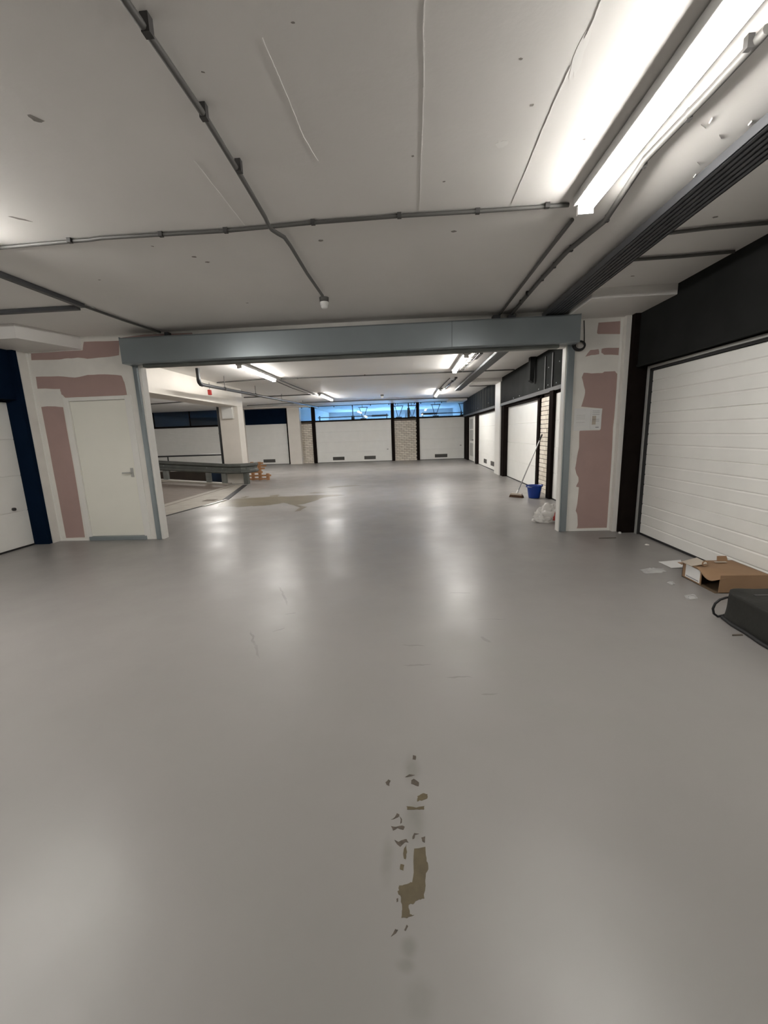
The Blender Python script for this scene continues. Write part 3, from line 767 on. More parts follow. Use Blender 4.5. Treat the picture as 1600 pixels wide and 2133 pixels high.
# --- strip lights
def strip_light(x, y0, y1, label, drop=.008, lamp=None, ceil=None):
    zc = lambda y: (ceil if ceil is not None else cz(y)) - drop
    t = thing('strip_light', (x, (y0 + y1) / 2, zc(y0) - .12), label, 'strip light', 'fluorescent strip lights on the ceilings')

    def seg(xa, xb, ya, yb, za, zb_, ):
        return MB().hexa([(xa, ya, zc(ya) - zb_), (xb, ya, zc(ya) - zb_), (xb, yb, zc(yb) - zb_), (xa, yb, zc(yb) - zb_)], [(xa, ya, zc(ya) - za), (xb, ya, zc(ya) - za), (xb, yb, zc(yb) - za), (xa, yb, zc(yb) - za)])
    obj('housing', seg(x - .072, x + .072, y0, y1, 0, .054), 'housing', t, .004)
    n = 20
    prof = [(math.cos(2 * math.pi * k / n) * .045, -.064 + math.sin(2 * math.pi * k / n) * .045) for k in range(n)]
    pts = [(x + px, y0 + .03, zc(y0) + pz) for px, pz in prof]
    off = Vector((0, y1 - y0 - .06, zc(y1) - zc(y0)))
    df = MB().prism(pts, off); df.smooth = [len(f) == 4 for f in df.f]
    obj('diffuser', df, lamp or ('lamp' if y1 < YP else 'lamp_rear'), t)
    for ya, yb in ((y0, y0 + .03), (y1 - .03, y1)):
        obj('end_cap', seg(x - .048, x + .048, ya, yb, .04, .112), 'white_plastic', t, .004)
    for y in (y0 + .3, y1 - .3):
        obj('mounting_bracket', MB().box(x - .02, x + .02, y - .02, y + .02, zc(y) - .005, zc(y) + drop), 'clip', t)
    return t


strip_light(1.15, 1.02, 2.98, 'bright long strip light nearest the camera, beside the cable tray')
strip_light(-3.05, 1.02, 2.98, 'strip light of the front bay on the side of the navy cladding', lamp='lamp_rear')
strip_light(-1.0, -6.4, -4.4, 'strip light behind the camera at the end of the front bay')


def strip_px(pa, pb, label):
    a, b = onc(*pa, .09), onc(*pb, .09)
    strip_light((a.x + b.x) / 2, min(a.y, b.y), max(a.y, b.y), label)


strip_px((499, 764), (571, 793), 'strip light beyond the opening next to the dark drain pipe')
strip_px((665, 823), (692, 834), 'far strip light in front of the wide far garage door')
strip_px((974, 742), (945, 775), 'strip light beyond the opening next to the ladder of cables')
strip_px((921, 813), (905, 826), 'small far strip light in line with the cable tray')
a = onc(447, 842, .09)
strip_light(a.x, a.y - 1.6, a.y, 'strip light over the ramp half hidden by the column', lamp='lamp_ramp')
strip_light(-11.0, 8.0, 9.95, 'strip light over the upper part of the ramp')


# --- conduits
def conduit(label, runs, r=.013, clips=(), m='conduit', group=None, name='conduit', clip_w=.03):
    P0 = runs[0][0]
    t = thing(name, (P0.x, P0.y, P0.z), label, 'conduit', group)
    for run in runs:
        obj('pipe', MB().tube(run, r, 8), m, t)
    for c in clips:
        z_ = cz(c.y)
        obj('clip', MB().box(c.x - clip_w * .5, c.x + clip_w * .5, c.y - clip_w * .5, c.y + clip_w * .5, c.z - r * 1.15, max(z_, c.z + r)), 'clip', t)
    return t


def clf(*ps, drop=.02):
    return [Vector((q.x, min(q.y, 5.55), q.z)) for q in (on('z', CZ0 - drop, px, py) for px, py in ps)]


def cl(*ps, drop=.02):
    return [onc(px, py, drop) for px, py in ps]


A = clf((236, -40), (260, 0), (345, 122), (425, 240), (495, 355), (552, 452), (560, 470), drop=.042)
jog = clf((566, 478), (578, 486), (592, 494), (605, 512), (640, 570), (672, 616), drop=.042)
conduit('grey conduit running lengthwise across the ceiling to the smoke sensor', [A + jog], .014, clf((307, 62), (425, 240), (498, 352), drop=.042))
conduit('grey conduit crossing the front ceiling below the two long seams', [clf((-60, 520), (0, 516), (145, 503), (190, 499), (210, 496), (330, 489), (470, 481), (650, 464), (830, 450), (1000, 440), (1185, 427), drop=.015)], .013, clf((145, 501), (335, 488), (470, 480), (652, 463), (832, 449), (995, 440), (1140, 428), drop=.015), clip_w=.028)
conduit('grey conduit running from the strip light to the shutter box', [clf((1192, 458), (1150, 512), (1095, 584), (1040, 656))], .014)
conduit('clipped dark conduit beside the strip light leading to the shutter box', [clf((1600, 60), (1480, 190), (1345, 330), (1262, 458), (1180, 525), (1120, 590), (1064, 656), drop=.025)], .019, clf((1560, 90), (1435, 240), (1342, 340), (1265, 455), (1190, 518), (1155, 553), (1130, 580), (1098, 612), (1085, 630), drop=.025), clip_w=.024)
conduit('short conduit from the cable tray to the black cladding', [clf((1372, 488), (1480, 475), (1640, 461))], .014)
conduit('shorter conduit from the cable tray near the drop beam', [clf((1322, 541), (1420, 534), (1530, 524))], .014)
conduit('thin grey conduit running to the top of the shutter box from the flat duct', [clf((170, 636), (260, 668), (348, 698))], .014)
du = thing('cable_duct', clf((0, 572))[0], 'flat dark cable duct on the ceiling near the navy cladding', 'cable duct')
a, b = clf((-60, 548), (172, 637), drop=.02); obj('duct_body', MB().bar(a, b, .055, .035), 'tray', du, .003)
obj('duct_cover', MB().bar(a - Vector((0, 0, .019)), b - Vector((0, 0, .019)), .05, .004), 'tray', du)
du = thing('cable_duct', clf((0, 650))[0], 'short flat duct branching towards the navy cladding', 'cable duct')
a, b = clf((-60, 654), (164, 641), drop=.02); obj('duct_body', MB().bar(a, b, .05, .035), 'tray', du, .003)
obj('duct_cover', MB().bar(a - Vector((0, 0, .019)), b - Vector((0, 0, .019)), .045, .004), 'tray', du)
bo = onc(185, 641, .0)
tag(obj('ceiling_blank_plate', MB().lathe((bo.x, bo.y, CZ0 - .02), [(0, 0), (.05, 0), (.055, .008), (.055, .02)], 16), 'white_plastic'), 'small pale round cover plate beside the flat cable duct', 'cover plate')
for px, lab in ((1034, 'small dark clamp box where the plain conduit meets the shutter box'), (1066, 'small dark clamp box where the clipped conduit meets the shutter box')):
    c = on('y', 5.55, px, 660)
    o = thing('conduit_clamp', (c.x, 5.55, 2.76), lab, 'clamp')
    obj('body', B(c.x - .045, c.x + .045, 5.52, 5.618, 2.742, 2.81), 'clip', o, .004); obj('lid', B(c.x - .04, c.x + .04, 5.515, 5.522, 2.746, 2.806), 'tray', o)
c = on('y', 5.55, 347, 700)
o = thing('conduit_clamp', (c.x, 5.55, 2.76), 'small dark clamp where the thin conduit meets the shutter box near the cream door', 'clamp')
obj('body', B(c.x - .03, c.x + .03, 5.55, 5.618, 2.76, 2.82), 'clip', o, .004); obj('lid', B(c.x - .025, c.x + .025, 5.545, 5.552, 2.765, 2.815), 'tray', o)

# rear bay conduits
conduit('conduit crossing the rear ceiling between the two nearer strip lights', [cl((585, 789), (740, 783), (900, 777), (1000, 773), (1072, 770))], .015, cl((620, 788), (760, 782), (990, 773)))
conduit('conduit crossing the rear ceiling towards the ramp beam', [cl((452, 797), (520, 792), (556, 789))], .015)
conduit('conduit crossing the rear ceiling behind the drain pipe', [cl((508, 828), (580, 825), (664, 821))], .018)
conduit('long dark conduit along the top of the far transom', [cl((515, 845), (600, 840), (740, 835), (860, 831), (975, 828), drop=.032)], .02, cl((610, 840), (905, 829)), clip_w=.1)
conduit('lengthwise conduit between the two far strip lights near the drain pipe', [cl((573, 793), (610, 809), (662, 826), drop=.055)], .013)
conduit('second lengthwise conduit between the two far strip lights near the drain pipe', [cl((582, 791), (620, 807), (668, 825), drop=.055)], .016)
conduit('lengthwise conduit between the two strip lights beside the far cable tray', [cl((937, 788), (925, 800), (917, 809))], .014)
conduit('clipped dark conduit between the two strip lights beside the far cable tray', [cl((949, 790), (940, 797), (924, 813), drop=.025)], .02, cl((950, 787), (943, 794), (936, 801), (929, 808)), clip_w=.07)
conduit('conduit leading from the far cable tray to the black cladding', [cl((978, 804), (1000, 804), (1035, 802))], .015)
conduit('conduit over the ramp meeting the hidden strip light', [cl((250, 846), (310, 842), (412, 835), drop=.032)], .022)
# the wire ladder beside the rear strip light
wl_ = thing('wire_cable_ladder', cl((985, 740))[0], 'small wire ladder holding cables beside the rear strip light', 'cable ladder')
a, b = cl((1000, 735), (962, 775), drop=.05); c_, d_ = cl((990, 735), (954, 775), drop=.05)
for s0, s1 in ((a, b), (c_, d_)):
    obj('rail', MB().tube([s0, s1], .008, 6), 'clip', wl_)
for k in range(8):
    obj('rung', MB().tube([a.lerp(b, (k + .5) / 8), c_.lerp(d_, (k + .5) / 8)], .006, 6), 'clip', wl_)
obj('end_clamp', MB().bar(cl((1000, 734), drop=.02)[0], cl((988, 746), drop=.02)[0], .12, .06), 'clip', wl_)

# --- cable trays
def cable_tray(label, x0, x1, y0, y1, drop=.082):
    t = thing('cable_tray', ((x0 + x1) / 2, (y0 + y1) / 2, cz(y0) - drop - .04), label, 'cable tray', 'cable trays')
    pt = lambda x, y, dz: (x, y, cz(y) - drop + dz)

    def lon(xa, xb, za, zb_):
        return MB().hexa([pt(xa, y0, za), pt(xb, y0, za), pt(xb, y1, za), pt(xa, y1, za)], [pt(xa, y0, zb_), pt(xb, y0, zb_), pt(xb, y1, zb_), pt(xa, y1, zb_)])
    obj('tray_base', lon(x0, x1, 0, .004), 'tray', t)
    obj('side_rail', lon(x0 - .004, x0, -.006, .045), 'tray', t); obj('side_rail', lon(x1, x1 + .004, -.006, .045), 'tray', t)
    n = 6
    for k in range(n):
        xc = x0 + (x1 - x0) * (k + .5) / n
        obj('rib', lon(xc - .010, xc + .010, -.007, 0), 'tray', t)
    y = y0 + .6
    while y < y1:
        obj('hanger', MB().box(x0, x1, y - .015, y + .015, cz(y) - drop + .046, cz(y) - drop + .05).box((x0 + x1) / 2 - .01, (x0 + x1) / 2 + .01, y - .01, y + .01, cz(y) - drop + .05, cz(y)), 'clip', t)
        y += 1.5
    return t


cable_tray('ribbed dark cable tray along the front ceiling beside the strip light', 1.70, 1.92, -8.9, 5.55)
cable_tray('dark cable tray along the rear ceiling beyond the opening', 1.74, 1.95, 5.85, 15.6)


# --- sensors
def sensor(p, label, s=1.0):
    t = thing('smoke_sensor', (p.x, p.y, cz(p.y) - .11 * s), label, 'sensor', 'ceiling sensors')
    z_ = cz(p.y)
    obj('base', MB().lathe((p.x, p.y, z_ - .045 * s), [(0, 0), (.048 * s, 0), (.05 * s, .045 * s)], 20), 'conduit', t)
    obj('dome', MB().lathe((p.x, p.y, z_ - .11 * s), [(0, 0), (.025 * s, .002), (.036 * s, .014), (.038 * s, .034 * s), (.045 * s, .036 * s), (.046 * s, .066 * s)], 20), 'white_plastic', t)


sensor(onc(675, 620, .0), 'white smoke sensor on a dark base at the end of the conduit')
sensor(onc(796, 822, .0), 'far white smoke sensor in front of the transom window', 1.3)

# --- drain pipe under the rear ceiling, red call box
a = on('z', 2.86, 412, 776); b = Vector((a.x, a.y, 2.64))
dp = thing('drain_pipe', (a.x, a.y, 2.6), 'dark drain pipe dropping from the rear ceiling and running to the far wall', 'pipe')
e = on('z', 2.72, 540, 829); f_ = on('z', 2.80, 600, 842)
obj('vertical_pipe', MB().tube([(a.x, a.y, cz(a.y)), (a.x, a.y, 2.70)], .042, 12), 'dark_pipe', dp)
obj('elbow', MB().tube([(a.x, a.y, 2.72), (a.x, a.y + .02, 2.66), (a.x, a.y + .07, 2.625), (a.x, a.y + .14, 2.62)], .046, 12), 'dark_pipe', dp)
obj('horizontal_pipe', MB().tube([(a.x, a.y + .1, 2.62), (a.x + .05, 13.6, 2.70), (a.x + .1, 20.8, 2.83)], .037, 12), 'dark_pipe', dp)
for y in (10.3, 12.4, 15.0, 18.0):
    zz = 2.62 + (y - 9.0) * .0185
    obj('hanger_rod', MB().tube([(a.x + .03, y, zz), (a.x + .03, y, cz(y))], .008, 6), 'clip', dp)
    obj('pipe_clamp', MB().tube([(a.x + .03, y - .02, zz), (a.x + .03, y + .02, zz)], .045, 12), 'clip', dp)
r_ = on('x', -5.22, 437, 817)
rb = thing('fire_call_box', (-5.21, r_.y, r_.z - .07), 'small red box hanging on the cream ramp beam', 'call box')
obj('box_body', B(-5.25, -5.19, r_.y - .055, r_.y + .055, r_.z - .07, r_.z + .06), 'red', rb, .006)
obj('front_plate', B(-5.192, -5.186, r_.y - .035, r_.y + .035, r_.z - .05, r_.z + .04), 'red', rb)
obj('wire', MB().tube([(-5.215, r_.y, r_.z + .08), (-5.215, r_.y, 2.895)], .006, 6), 'clip', rb)

# --- guardrail
YG = 12.44
gz = lambda x: .50 + rz(x) * 1.0
gr = thing('guardrail', (-6.5, YG, 0), 'weathered steel guardrail along the ramp, bent round the column', 'guardrail')
wprof = [(0, -.155), (-.05, -.12), (-.05, -.07), (0, -.03), (0, .03), (-.05, .07), (-.05, .12), (0, .155)]   # (out, z)
path = [(-12.0, YG), (-9.0, YG), (-7.0, YG), (-5.55, YG), (-5.22, YG + .02), (-5.02, YG + .16), (-4.93, YG + .42), (-4.92, YG + .60)]


def wbeam(path, name, flip=1):
    rings = []
    for i, (x, y) in enumerate(path):
        q0 = path[max(0, i - 1)]; q1 = path[min(len(path) - 1, i + 1)]
        d_ = Vector((q1[0] - q0[0], q1[1] - q0[1], 0)).normalized(); nrm = Vector((d_.y, -d_.x, 0))
        front = [Vector((x, y, gz(x))) + nrm * (-o_) + Vector((0, 0, z_)) for o_, z_ in wprof]
        back = [p - nrm * .006 for p in front[::-1]]
        rings.append(front + back)
    n = len(rings[0]); m_ = MB()
    m_.add([p for r__ in rings for p in r__], [(i * n + k, i * n + (k + 1) % n, (i + 1) * n + (k + 1) % n, (i + 1) * n + k) for i in range(len(rings) - 1) for k in range(n)])
    m_.add(rings[0], [list(range(n))]); m_.add(rings[-1], [list(range(n))])
    return obj(name, m_, 'galv_dark', gr)


wbeam(path[:4], 'rail_beam')
wbeam([(-5.62, YG - .008)] + path[4:], 'rail_beam_end')
for x in (-11.0, -9.3, -7.68, -6.30, -5.80):
    obj('post', B(x - .07, x + .07, YG + .01, YG + .13, rz(x) + .03, gz(x) + .12), 'galv', gr, .006)
obj('post', B(-5.20, -5.06, YG + .10, YG + .26, 0, .62), 'galv_dark', gr, .006)
for x in (-7.68, -6.30, -5.80):
    obj('bolt', MB().tube([(x, YG - .012, gz(x)), (x, YG + .02, gz(x))], .02, 8), 'galv', gr)
# handrail behind it
hr = thing('handrail', (-9, 14.4, 0), 'thin dark handrail behind the guardrail in front of the slatted shutter', 'handrail')
hz = on('y', 14.4, 400, 949).z
obj('top_rail', MB().tube([(-15.5, 14.4, hz), (-6.62, 14.4, hz)], .028, 8), 'dark_pipe', hr)
for px in (350, 464):
    x = on('y', 14.4, px, 955).x
    obj('post', MB().tube([(x, 14.4, .1), (x, 14.4, hz)], .022, 8), 'dark_pipe', hr)
for x in (-11.5, -14.0):
    obj('post', MB().tube([(x, 14.4, .1), (x, 14.4, hz)], .022, 8), 'dark_pipe', hr)
# blue crate behind the guardrail
a = on('y', 13.4, 441, 995); b = on('y', 13.4, 466, 995)
bc = thing('storage_crate', ((a.x + b.x) / 2, 13.4, 0), 'dark blue plastic crate standing behind the guardrail posts', 'crate')
obj('crate_body', B(a.x, b.x, 13.25, 13.6, .002, .36), 'blue_dark', bc, .012)
obj('rim', MB().box(a.x - .015, b.x + .015, 13.235, 13.25, .33, .37).box(a.x - .015, b.x + .015, 13.6, 13.615, .33, .37).box(a.x - .015, a.x, 13.25, 13.6, .33, .37).box(b.x, b.x + .015, 13.25, 13.6, .33, .37), 'blue_dark', bc)
# pallet stood on edge beside the guardrail end
q = on('z', 0, 543, 1000)
wp = thing('wooden_pallet', (q.x, q.y, 0), 'orange brown slatted pallet standing beside the guardrail end', 'pallet')
for k, (dx, dy) in enumerate(((-.28, .30), (.0, 0), (.27, -.02))):
    hgt = (.62, .62, .22)[k]
    obj('stringer', B(q.x + dx - .045, q.x + dx + .045, q.y + dy * .3 - .05, q.y + dy * .3 + .05, 0, hgt), 'wood', wp)
for k, (z_, xa, xb) in enumerate(((.05, -.36, .22), (.16, -.36, .40), (.28, -.36, .12), (.40, -.36, .20), (.49, -.34, .26), (.58, -.30, .16))):
    obj('slat', B(q.x + xa, q.x + xb, q.y - .075, q.y - .05, z_ - .028, z_ + .028), 'wood', wp)

# --- black duct drop at the cladding
a = on('y', 9.6, 1104, 740); b = on('y', 9.6, 1104, 790)
bd = thing('duct_drop', (2.7, 9.6, 2.4), 'black sheet metal duct hanging in front of the black cladding', 'duct')
obj('duct_body', MB().prism([(a.x, 9.55, cz(9.6)), (a.x + .125, 9.55, cz(9.6)), (2.79, 9.55, 2.58), (2.79, 9.55, 2.40), (a.x, 9.55, 2.46)], (0, .14, 0)), 'black', bd)
obj('support_rod', MB().tube([(min(a.x + .26, 2.80), 9.6, 2.5), (min(a.x + .26, 2.80), 9.6, cz(9.6))], .014, 8), 'black', bd)

# --- garage door gear behind the transom glass
def spring_gear(x, y, label):
    t = thing('track_hanger', (x, y, 2.2), label, 'track hanger', 'door track hangers behind the transom')
    obj('strut', MB().bar((x, y, 2.28), (x - .16, y, 2.86), .025, .03), 'dark_pipe', t)
    obj('strut', MB().bar((x + .05, y, 2.28), (x + .27, y, 2.86), .025, .03), 'dark_pipe', t)
    obj('foot_plate', B(x - .12, x + .2, y - .03, y + .03, 2.24, 2.29), 'dark_pipe', t)
    obj('cross_bar', B(x - .22, x + .3, y - .02, y + .02, 2.84, 2.87), 'dark_pipe', t)
    obj('drop_rod', B(x - .01, x + .01, y - .01, y + .01, 2.86, 3.05), 'dark_pipe', t)


for px, lab in ((755, 'V-shaped track hanger over the wide far garage door'), (829, 'track hanger above the brick pier near its dark post'), (857, 'second track hanger above the brick pier'), (906, 'track hanger above the far corner garage door'), (963, 'track hanger in the corner end of the transom')):
    p = on('y', 22.6, px, 855); spring_gear(p.x, 22.6, lab)
for x0_, x1_, lab in ((-4.8, -1.0, 'horizontal door shaft behind the glass of the wide far garage'), (.7, 2.9, 'horizontal door shaft behind the glass of the corner garage')):
    t = thing('door_shaft', ((x0_ + x1_) / 2, 22.2, 2.3), lab, 'door shaft', 'door shafts behind the transom')
    obj('shaft', MB().tube([(x0_, 22.2, 2.38), (x1_, 22.2, 2.38)], .022, 8), 'dark_pipe', t)
    xx = x1_ - .9 if x0_ < 0 else x0_
    obj('spring', MB().tube([(xx, 22.2, 2.38), (xx + .85, 22.2, 2.38)], .05, 10), 'dark_pipe', t)
    for x in (x0_ + .1, x1_ - .1):
        obj('bearing_plate', B(x - .02, x + .02, 22.1, 22.3, 2.22, 2.46), 'dark_pipe', t)
p = on('y', 22.8, 735, 860)
gp = thing('garage_opener', (p.x, 22.8, 2.2), 'dark door opener on a post behind the transom glass', 'door opener')
obj('post', B(p.x - .02, p.x + .02, 22.78, 22.82, 2.2, 3.05), 'dark_pipe', gp)
obj('motor', B(p.x - .08, p.x + .08, 22.7, 22.9, 2.25, 2.45), 'dark_pipe', gp, .01)
p = on('y', 22.8, 851, 850)
gp = thing('garage_post_bracket', (p.x, 22.8, 2.2), 'dark upright panel behind the glass above the brick pier', 'bracket')
obj('panel', B(p.x - .07, p.x + .07, 22.78, 22.84, 2.2, 2.75), 'dark_pipe', gp); obj('rod', B(p.x - .03, p.x + .03, 22.79, 22.83, 2.75, 3.05), 'dark_pipe', gp)

# --- notice and cable coil on the partition
PN = [on('y', YF, *p) for p in ((1197, 851), (1254, 850), (1251, 895), (1194, 898))]
nb = thing('wall_notice', ((PN[0].x + PN[1].x) / 2, YF, PN[2].z), 'two white printed sheets taped over the pink board', 'notice')
yn = YF - .006
mid = lambda t_: [PN[0].lerp(PN[1], t_), PN[3].lerp(PN[2], t_)]


def npoly(t0, t1, s0, s1, y, name, m_):
    a0, b0 = mid(t0); a1, b1 = mid(t1)
    pts = [a0.lerp(b0, s0), a1.lerp(b1, s0), a1.lerp(b1, s1), a0.lerp(b0, s1)]
    return obj(name, MB().prism([(p.x, y, p.z) for p in pts], (0, .0012, 0)), m_, nb)


npoly(0, .60, 0, 1, yn, 'sheet', 'paper'); npoly(.61, 1, .02, .98, yn, 'sheet', 'paper')
for s in (.12, .2, .28, .5, .58): npoly(.66, .92, s, s + .018, yn - .001, 'print_line', 'print')
for s in (.30, .38, .46, .62): npoly(.08, .40, s, s + .012, yn - .001, 'print_line', 'frame_grey')
npoly(.66, .80, .35, .75, yn - .001, 'print_panel', 'tape'); npoly(.8, .92, .86, .9, yn - .001, 'print_line', 'print')
npoly(.12, .52, .80, .92, yn - .001, 'print_panel', 'white_plastic')
c = on('y', 5.52, 1211, 718)
cc = thing('cable_coil', (c.x, 5.55, c.z), 'dark coiled cable hanging at the end of the shutter box', 'cable')
for k in range(3):
    R_ = .058 + .004 * k
    obj('cable_loop', MB().tube([(c.x + R_ * math.cos(t_) * 1.05, 5.56 + .012 * k, c.z + R_ * .85 * math.sin(t_)) for t_ in [2 * math.pi * i / 20 for i in range(21)]], .012, 8), 'rubber', cc)
obj('cable_tail', MB().tube([(c.x + .055, 5.57, c.z + .04), (c.x + .06, 5.59, c.z + .12), (c.x + .05, 5.6, c.z + .30)], .006, 6), 'rubber', cc)

# --- bucket and broom
bk = thing('bucket', (2.575, 8.52, 0), 'bright blue plastic bucket standing by the dark garage post', 'bucket')
bp_ = [(0, .004), (.108, .004), (.112, .01), (.146, .235), (.150, .245), (.156, .248), (.156, .262), (.146, .262), (.142, .24), (.106, .02), (0, .02)]
obj('body', MB().lathe((2.575, 8.52, 0), bp_, 28), 'blue', bk)
obj('carrying_handle', MB().tube([(2.575 + .158 * math.cos(t_), 8.52 - .158 * math.sin(t_) * .85, .248 - .02 * math.sin(t_)) for t_ in [math.pi * i / 16 for i in range(17)]], .005, 6), 'metal', bk)
for s_ in (-1, 1):
    obj('handle_lug', B(2.575 + s_ * .155 - .012, 2.575 + s_ * .155 + .012, 8.505, 8.535, .225, .275), 'blue', bk)
obj('pour_lip', MB().tube([(2.51, 8.37, .262), (2.54, 8.36, .268), (2.57, 8.37, .262)], .010, 6), 'blue', bk)
h0 = on('z', .06, 1076, 1030); h1 = on('x', 2.86, 1129, 906)
br = thing('broom', (h0.x, h0.y, 0), 'broom with pale pole leaning on the dark garage post', 'broom')
dv = (h1 - h0).normalized()
obj('pole', MB().tube([h0 + dv * .04, h1 - dv * .02], .0125, 10), 'metal', br)
obj('grip', MB().tube([h1 - dv * .14, h1 + dv * .01], .017, 10), 'rubber', br)
obj('socket', MB().tube([h0 - dv * .01, h0 + dv * .10], .022, 10), 'white_plastic', br)
q = Vector((h0.x, h0.y, 0)); ax = Vector((.75, -.66, 0)).normalized(); ay = Vector((ax.y, -ax.x, 0))
hw, hd_ = .13, .035
blk = [q + ax * sx * hw + ay * sy * hd_ for sx, sy in ((-1, -1), (1, -1), (1, 1), (-1, 1))]
obj('head_block', MB().hexa([p + Vector((0, 0, .05)) for p in blk], [q + (p - q) * .9 + Vector((0, 0, .085)) for p in blk]), 'tape', br)
bs = MB()
for i in range(15):
    for j in range(5):
        b0 = q + ax * (hw * (i / 7 - 1) * .94) + ay * (hd_ * (j / 2 - 1) * .85)
        bs.tube([b0 + Vector((0, 0, .052)), b0 + ax * (hw * (i / 7 - 1) * .12) + ay * (hd_ * (j / 2 - 1) * .4) + Vector((0, 0, .001))], [.009, .008], 5)
tag(obj('bristles', bs, 'bristle', br), kind='stuff')


# --- plastic bag by the jamb
def lumpy(name, c, sx, sy, sz, seed, m_, parent, nu=36, nv=18, amp=.22, fr=3.0, flat=.0):
    def fn(u, v):
        th = 2 * math.pi * u; ph = math.pi * (v * .5)
        d_ = Vector((math.cos(th) * math.cos(ph), math.sin(th) * math.cos(ph), math.sin(ph)))
        n_ = mnoise.noise(d_ * fr + Vector((seed, seed * .7, 0))) + .5 * abs(mnoise.noise(d_ * fr * 2.6 + Vector((seed, 0, 3))))
        k = 1 + amp * n_
        return Vector((c[0] + d_.x * sx * k, c[1] + d_.y * sy * k, c[2] + max(.0, d_.z * sz * (1 + amp * 1.4 * n_))))
    return obj(name, MB().grid(fn, nu, nv), m_, parent)


g0 = on('z', 0, 1113, 1088); g1 = on('z', 0, 1160, 1090)
pb = thing('plastic_bag', (2.12, 6.33, 0), 'crumpled milky plastic bag lying behind the opening jamb', 'plastic bag')
lumpy('bag_body', (2.17, 6.34, .001), .22, .16, .22, 4.0, 'bagfilm', pb, amp=.35, fr=2.3)
lumpy('bag_fold', (2.03, 6.27, .001), .14, .12, .10, 9.0, 'bagfilm', pb, amp=.4, fr=3.0)
lumpy('red_contents', (2.19, 6.20, .03), .03, .03, .12, 2.0, 'red', pb, 16, 8)

# --- cardboard box, papers, black bag by the ribbed door
cb = thing('cardboard_box', (2.75, 3.58, 0), 'torn open brown cardboard box lying by the ribbed garage door', 'cardboard box')
bx0, bx1, by0, by1, bh = 2.525, 2.955, 3.37, 3.79, .150
t_ = .006
obj('base_panel', B(bx0, bx1, by0, by1, 0, t_), 'card_in', cb)
obj('back_panel', B(bx1 - t_, bx1, by0, by1, 0, bh), 'card', cb)
obj('end_panel', B(bx0 + .03, bx1, by0, by0 + t_, 0, bh + .006), 'card', cb)
obj('end_panel', B(bx0, bx1, by1 - t_, by1, 0, bh), 'card', cb)
obj('side_panel', B(bx0, bx0 + t_, 3.545, by1, 0, bh - .01), 'card', cb)
lb = obj('shipping_label', B(bx0 - .0015, bx0, 3.558, 3.745, .018, bh - .018), 'paper', cb)
obj('print_line', B(bx0 - .0022, bx0 - .0014, 3.57, 3.735, .026, .036), 'print', lb)


def topfn(u, v):
    x = bx0 - .015 + (bx1 - bx0 + .015) * u; y = by0 + (by1 - by0) * v
    sag = -.055 * max(0, 1 - u * 2.2) * max(0, math.sin(math.pi * min(1, max(0, (y - 3.32) / .24)))) if y < 3.56 else 0
    return Vector((x, y, bh + sag + .004 * math.sin(u * 3) * (1 - v)))


tp = MB().grid(topfn, 14, 14)
to = obj('top_flap', tp, 'card', cb); so = to.modifiers.new('thickness', 'SOLIDIFY'); so.thickness = .004
obj('tape_strip', B(2.74, 2.84, 3.69, 3.715, bh + .012, bh + .015), 'tape', cb)
obj('upright_flap', MB().hexa([(2.80, 3.757, bh - .01), (2.90, 3.757, bh - .01), (2.90, 3.763, bh - .01), (2.80, 3.763, bh - .01)], [(2.81, 3.775, bh + .045), (2.89, 3.775, bh + .045), (2.89, 3.781, bh + .045), (2.81, 3.781, bh + .045)]), 'card', cb)
fa = [(2.50, 3.77, .12), (2.74, 3.77, .14), (2.86, 3.98, .07), (2.60, 3.98, .07)]
obj('end_flap', MB().prism(fa, (0, 0, .005)), 'card', cb)
fb = [(2.49, 3.63, bh + .0), (2.49, 3.76, bh + .0), (2.62, 3.76, bh + .035), (2.63, 3.62, bh + .025)]
obj('torn_flap', MB().prism(fb, (0, 0, .005)), 'tape', cb)
obj('curl', MB().tube([(2.585 + .022 * math.cos(a_), 3.60, bh + .035 + .022 * math.sin(a_)) for a_ in [i * .5 for i in range(12)]], .006, 6), 'card', cb)
sp = [on('z', .0, *p) for p in ((1372, 1171), (1418, 1167), (1424, 1183), (1399, 1184))]
pw = thing('paper_sheet', sp[0], 'white sheet of paper on the floor beside the cardboard box', 'paper')
obj('sheet', MB().prism([(p.x, p.y, .003) for p in sp], (0, 0, .002)), 'paper', pw)
obj('raised_corner', MB().prism([(sp[2].x, sp[2].y, .005), (sp[3].x, sp[3].y, .005), ((sp[2].x + sp[1].x) / 2, (sp[2].y + sp[1].y) / 2, .03)], (0, 0, .002)), 'paper', pw)


def film(label, pts, seed, h):
    c = [on('z', 0, *p) for p in pts]

    def fn(u, v):
        p = c[0].lerp(c[1], u).lerp(c[3].lerp(c[2], u), v)
        e = math.sin(math.pi * u) * math.sin(math.pi * v)
        return Vector((p.x + .02 * mnoise.noise(Vector((u * 4, v * 4, seed))), p.y + .02 * mnoise.noise(Vector((u * 4, v * 4, seed + 5))), .003 + h * e * (.5 + abs(mnoise.noise(Vector((u * 5, v * 5, seed + 9)))))))
    tag(obj('plastic_wrap', MB().grid(fn, 14, 8), 'film'), label, 'plastic wrap')


film('crumpled clear plastic wrap beside the white paper sheet', ((1331, 1186), (1378, 1183), (1392, 1192), (1345, 1196)), 2.0, .03)
film('flat scrap of clear plastic in front of the cardboard box', ((1424, 1240), (1446, 1238), (1456, 1248), (1430, 1249)), 5.0, .012)
film('thin scrap of clear plastic between wrap and cardboard box', ((1390, 1212), (1402, 1211), (1408, 1218), (1395, 1219)), 7.0, .01)

bg = thing('black_bag', (2.56, 2.62, 0), 'large black fabric tool bag lying at the edge of the picture', 'bag')


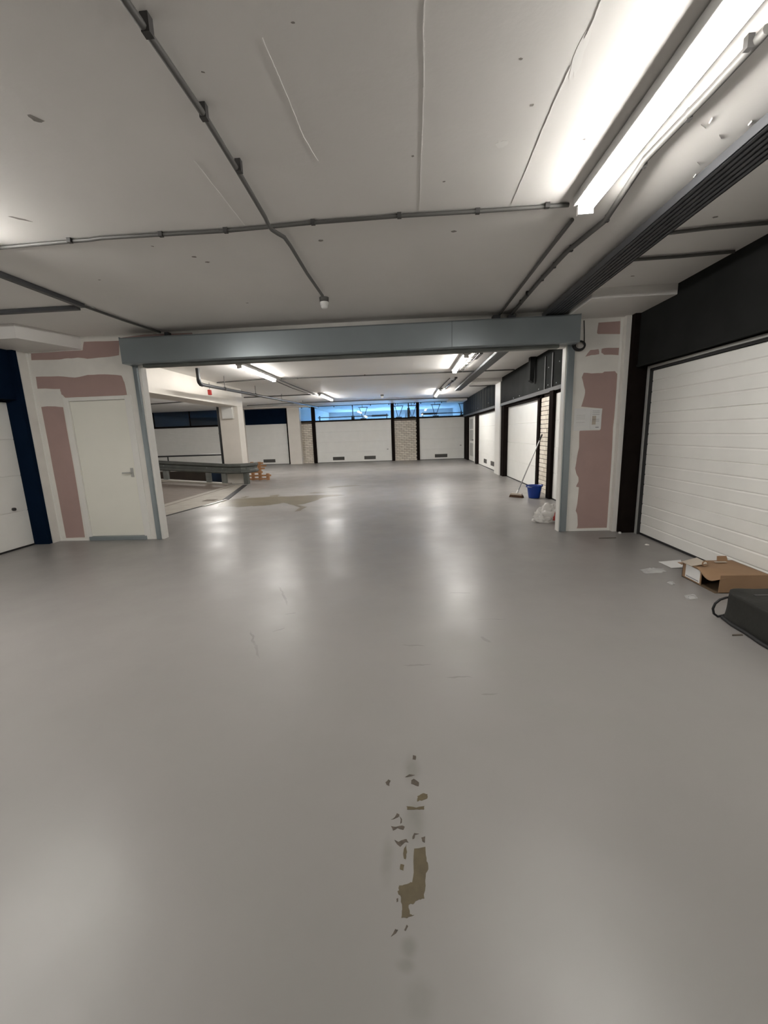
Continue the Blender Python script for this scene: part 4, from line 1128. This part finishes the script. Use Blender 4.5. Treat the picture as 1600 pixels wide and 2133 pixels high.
def bagfn(u, v):
    th = 2 * math.pi * u; e = .22
    cs, sn = math.cos(th), math.sin(th)
    sx = math.copysign(abs(cs) ** e, cs); sy = math.copysign(abs(sn) ** e, sn)
    if v < .5:
        k = 1.0 - .06 * (v * 2); z_ = .205 * (v * 2) ** .8
    else:
        k = .94 * (1 - ((v - .5) * 2) ** 2.2); z_ = .205 + .02 * math.sin(math.pi * (v - .5))
    n_ = mnoise.noise(Vector((sx * 1.7, sy * 1.7, v * 3)))
    n2 = mnoise.noise(Vector((sx * 2.2 + 4, sy * 2.6, 1.5 + v)))
    x = 2.575 + sx * .345 * k * (1 + .03 * n_ + .05 * n2 * (1 - v)); y = 2.50 + sy * .45 * k * (1 + .03 * n_)
    return Vector((x, y, max(.001, z_ * (1 + .10 * n_))))


obj('bag_body', MB().grid(bagfn, 64, 22), 'bag', bg)
obj('bottom_hem', MB().tube([(2.245, 2.90, .012), (2.225, 2.78, .012), (2.225, 2.66, .012), (2.21, 2.52, .012), (2.215, 2.36, .012), (2.235, 2.16, .012)], .013, 8), 'rubber', bg)
obj('carry_strap', MB().tube([on('y', 2.92, *p) + Vector((0, -.0, 0)) for p in ((1526, 1243), (1512, 1245), (1500, 1249), (1490, 1257), (1485, 1268), (1487, 1278), (1495, 1284), (1506, 1282), (1522, 1276))], .008, 8), 'rubber', bg)
obj('top_seam', MB().tube([(2.28, 2.90, .205), (2.42, 2.91, .215), (2.60, 2.91, .218), (2.85, 2.90, .21)], .007, 6), 'rubber', bg)
obj('zip', MB().bar((2.36, 2.80, .219), (2.80, 2.80, .222), .02, .006), 'clip', bg)

# --- small litter
p = on('z', 0, 1291, 1111)
bt = thing('bottle_cap', (p.x, p.y, 0), 'tiny white cap at the foot of the dark post', 'cap')
obj('cap_shell', MB().lathe((p.x, p.y, .001), [(.018, 0), (.018, .014), (.015, .019), (0, .019)], 14), 'white_plastic', bt); obj('cap_rim', MB().lathe((p.x, p.y, .001), [(.0195, 0), (.0195, .004), (.018, .004)], 14), 'white_plastic', bt)
for (a, b, lab) in (((1247, 1121), (1283, 1120), 'dark flat strip on the floor before the pink board'), ((1524, 1323), (1546, 1322), 'short dark stick on the floor beside the black bag')):
    A_, B_ = on('z', .004, *a), on('z', .004, *b)
    tag(obj('litter_strip', MB().prism([(A_.x, A_.y - .006, .001), (B_.x, B_.y - .008, .001), (B_.x + .004, B_.y + .007, .001), (A_.x + .01, A_.y + .008, .001)], (0, 0, .006)), 'mortar'), lab, 'strip')
p = on('z', 0, 1348, 1135)
tag(obj('plaster_crumb', MB().lathe((p.x, p.y, 0), [(.025, .001), (.02, .008), (.008, .012), (0, .012)], 7), 'plaster'), 'small pale plaster crumb on the floor by the ribbed door', 'crumb')
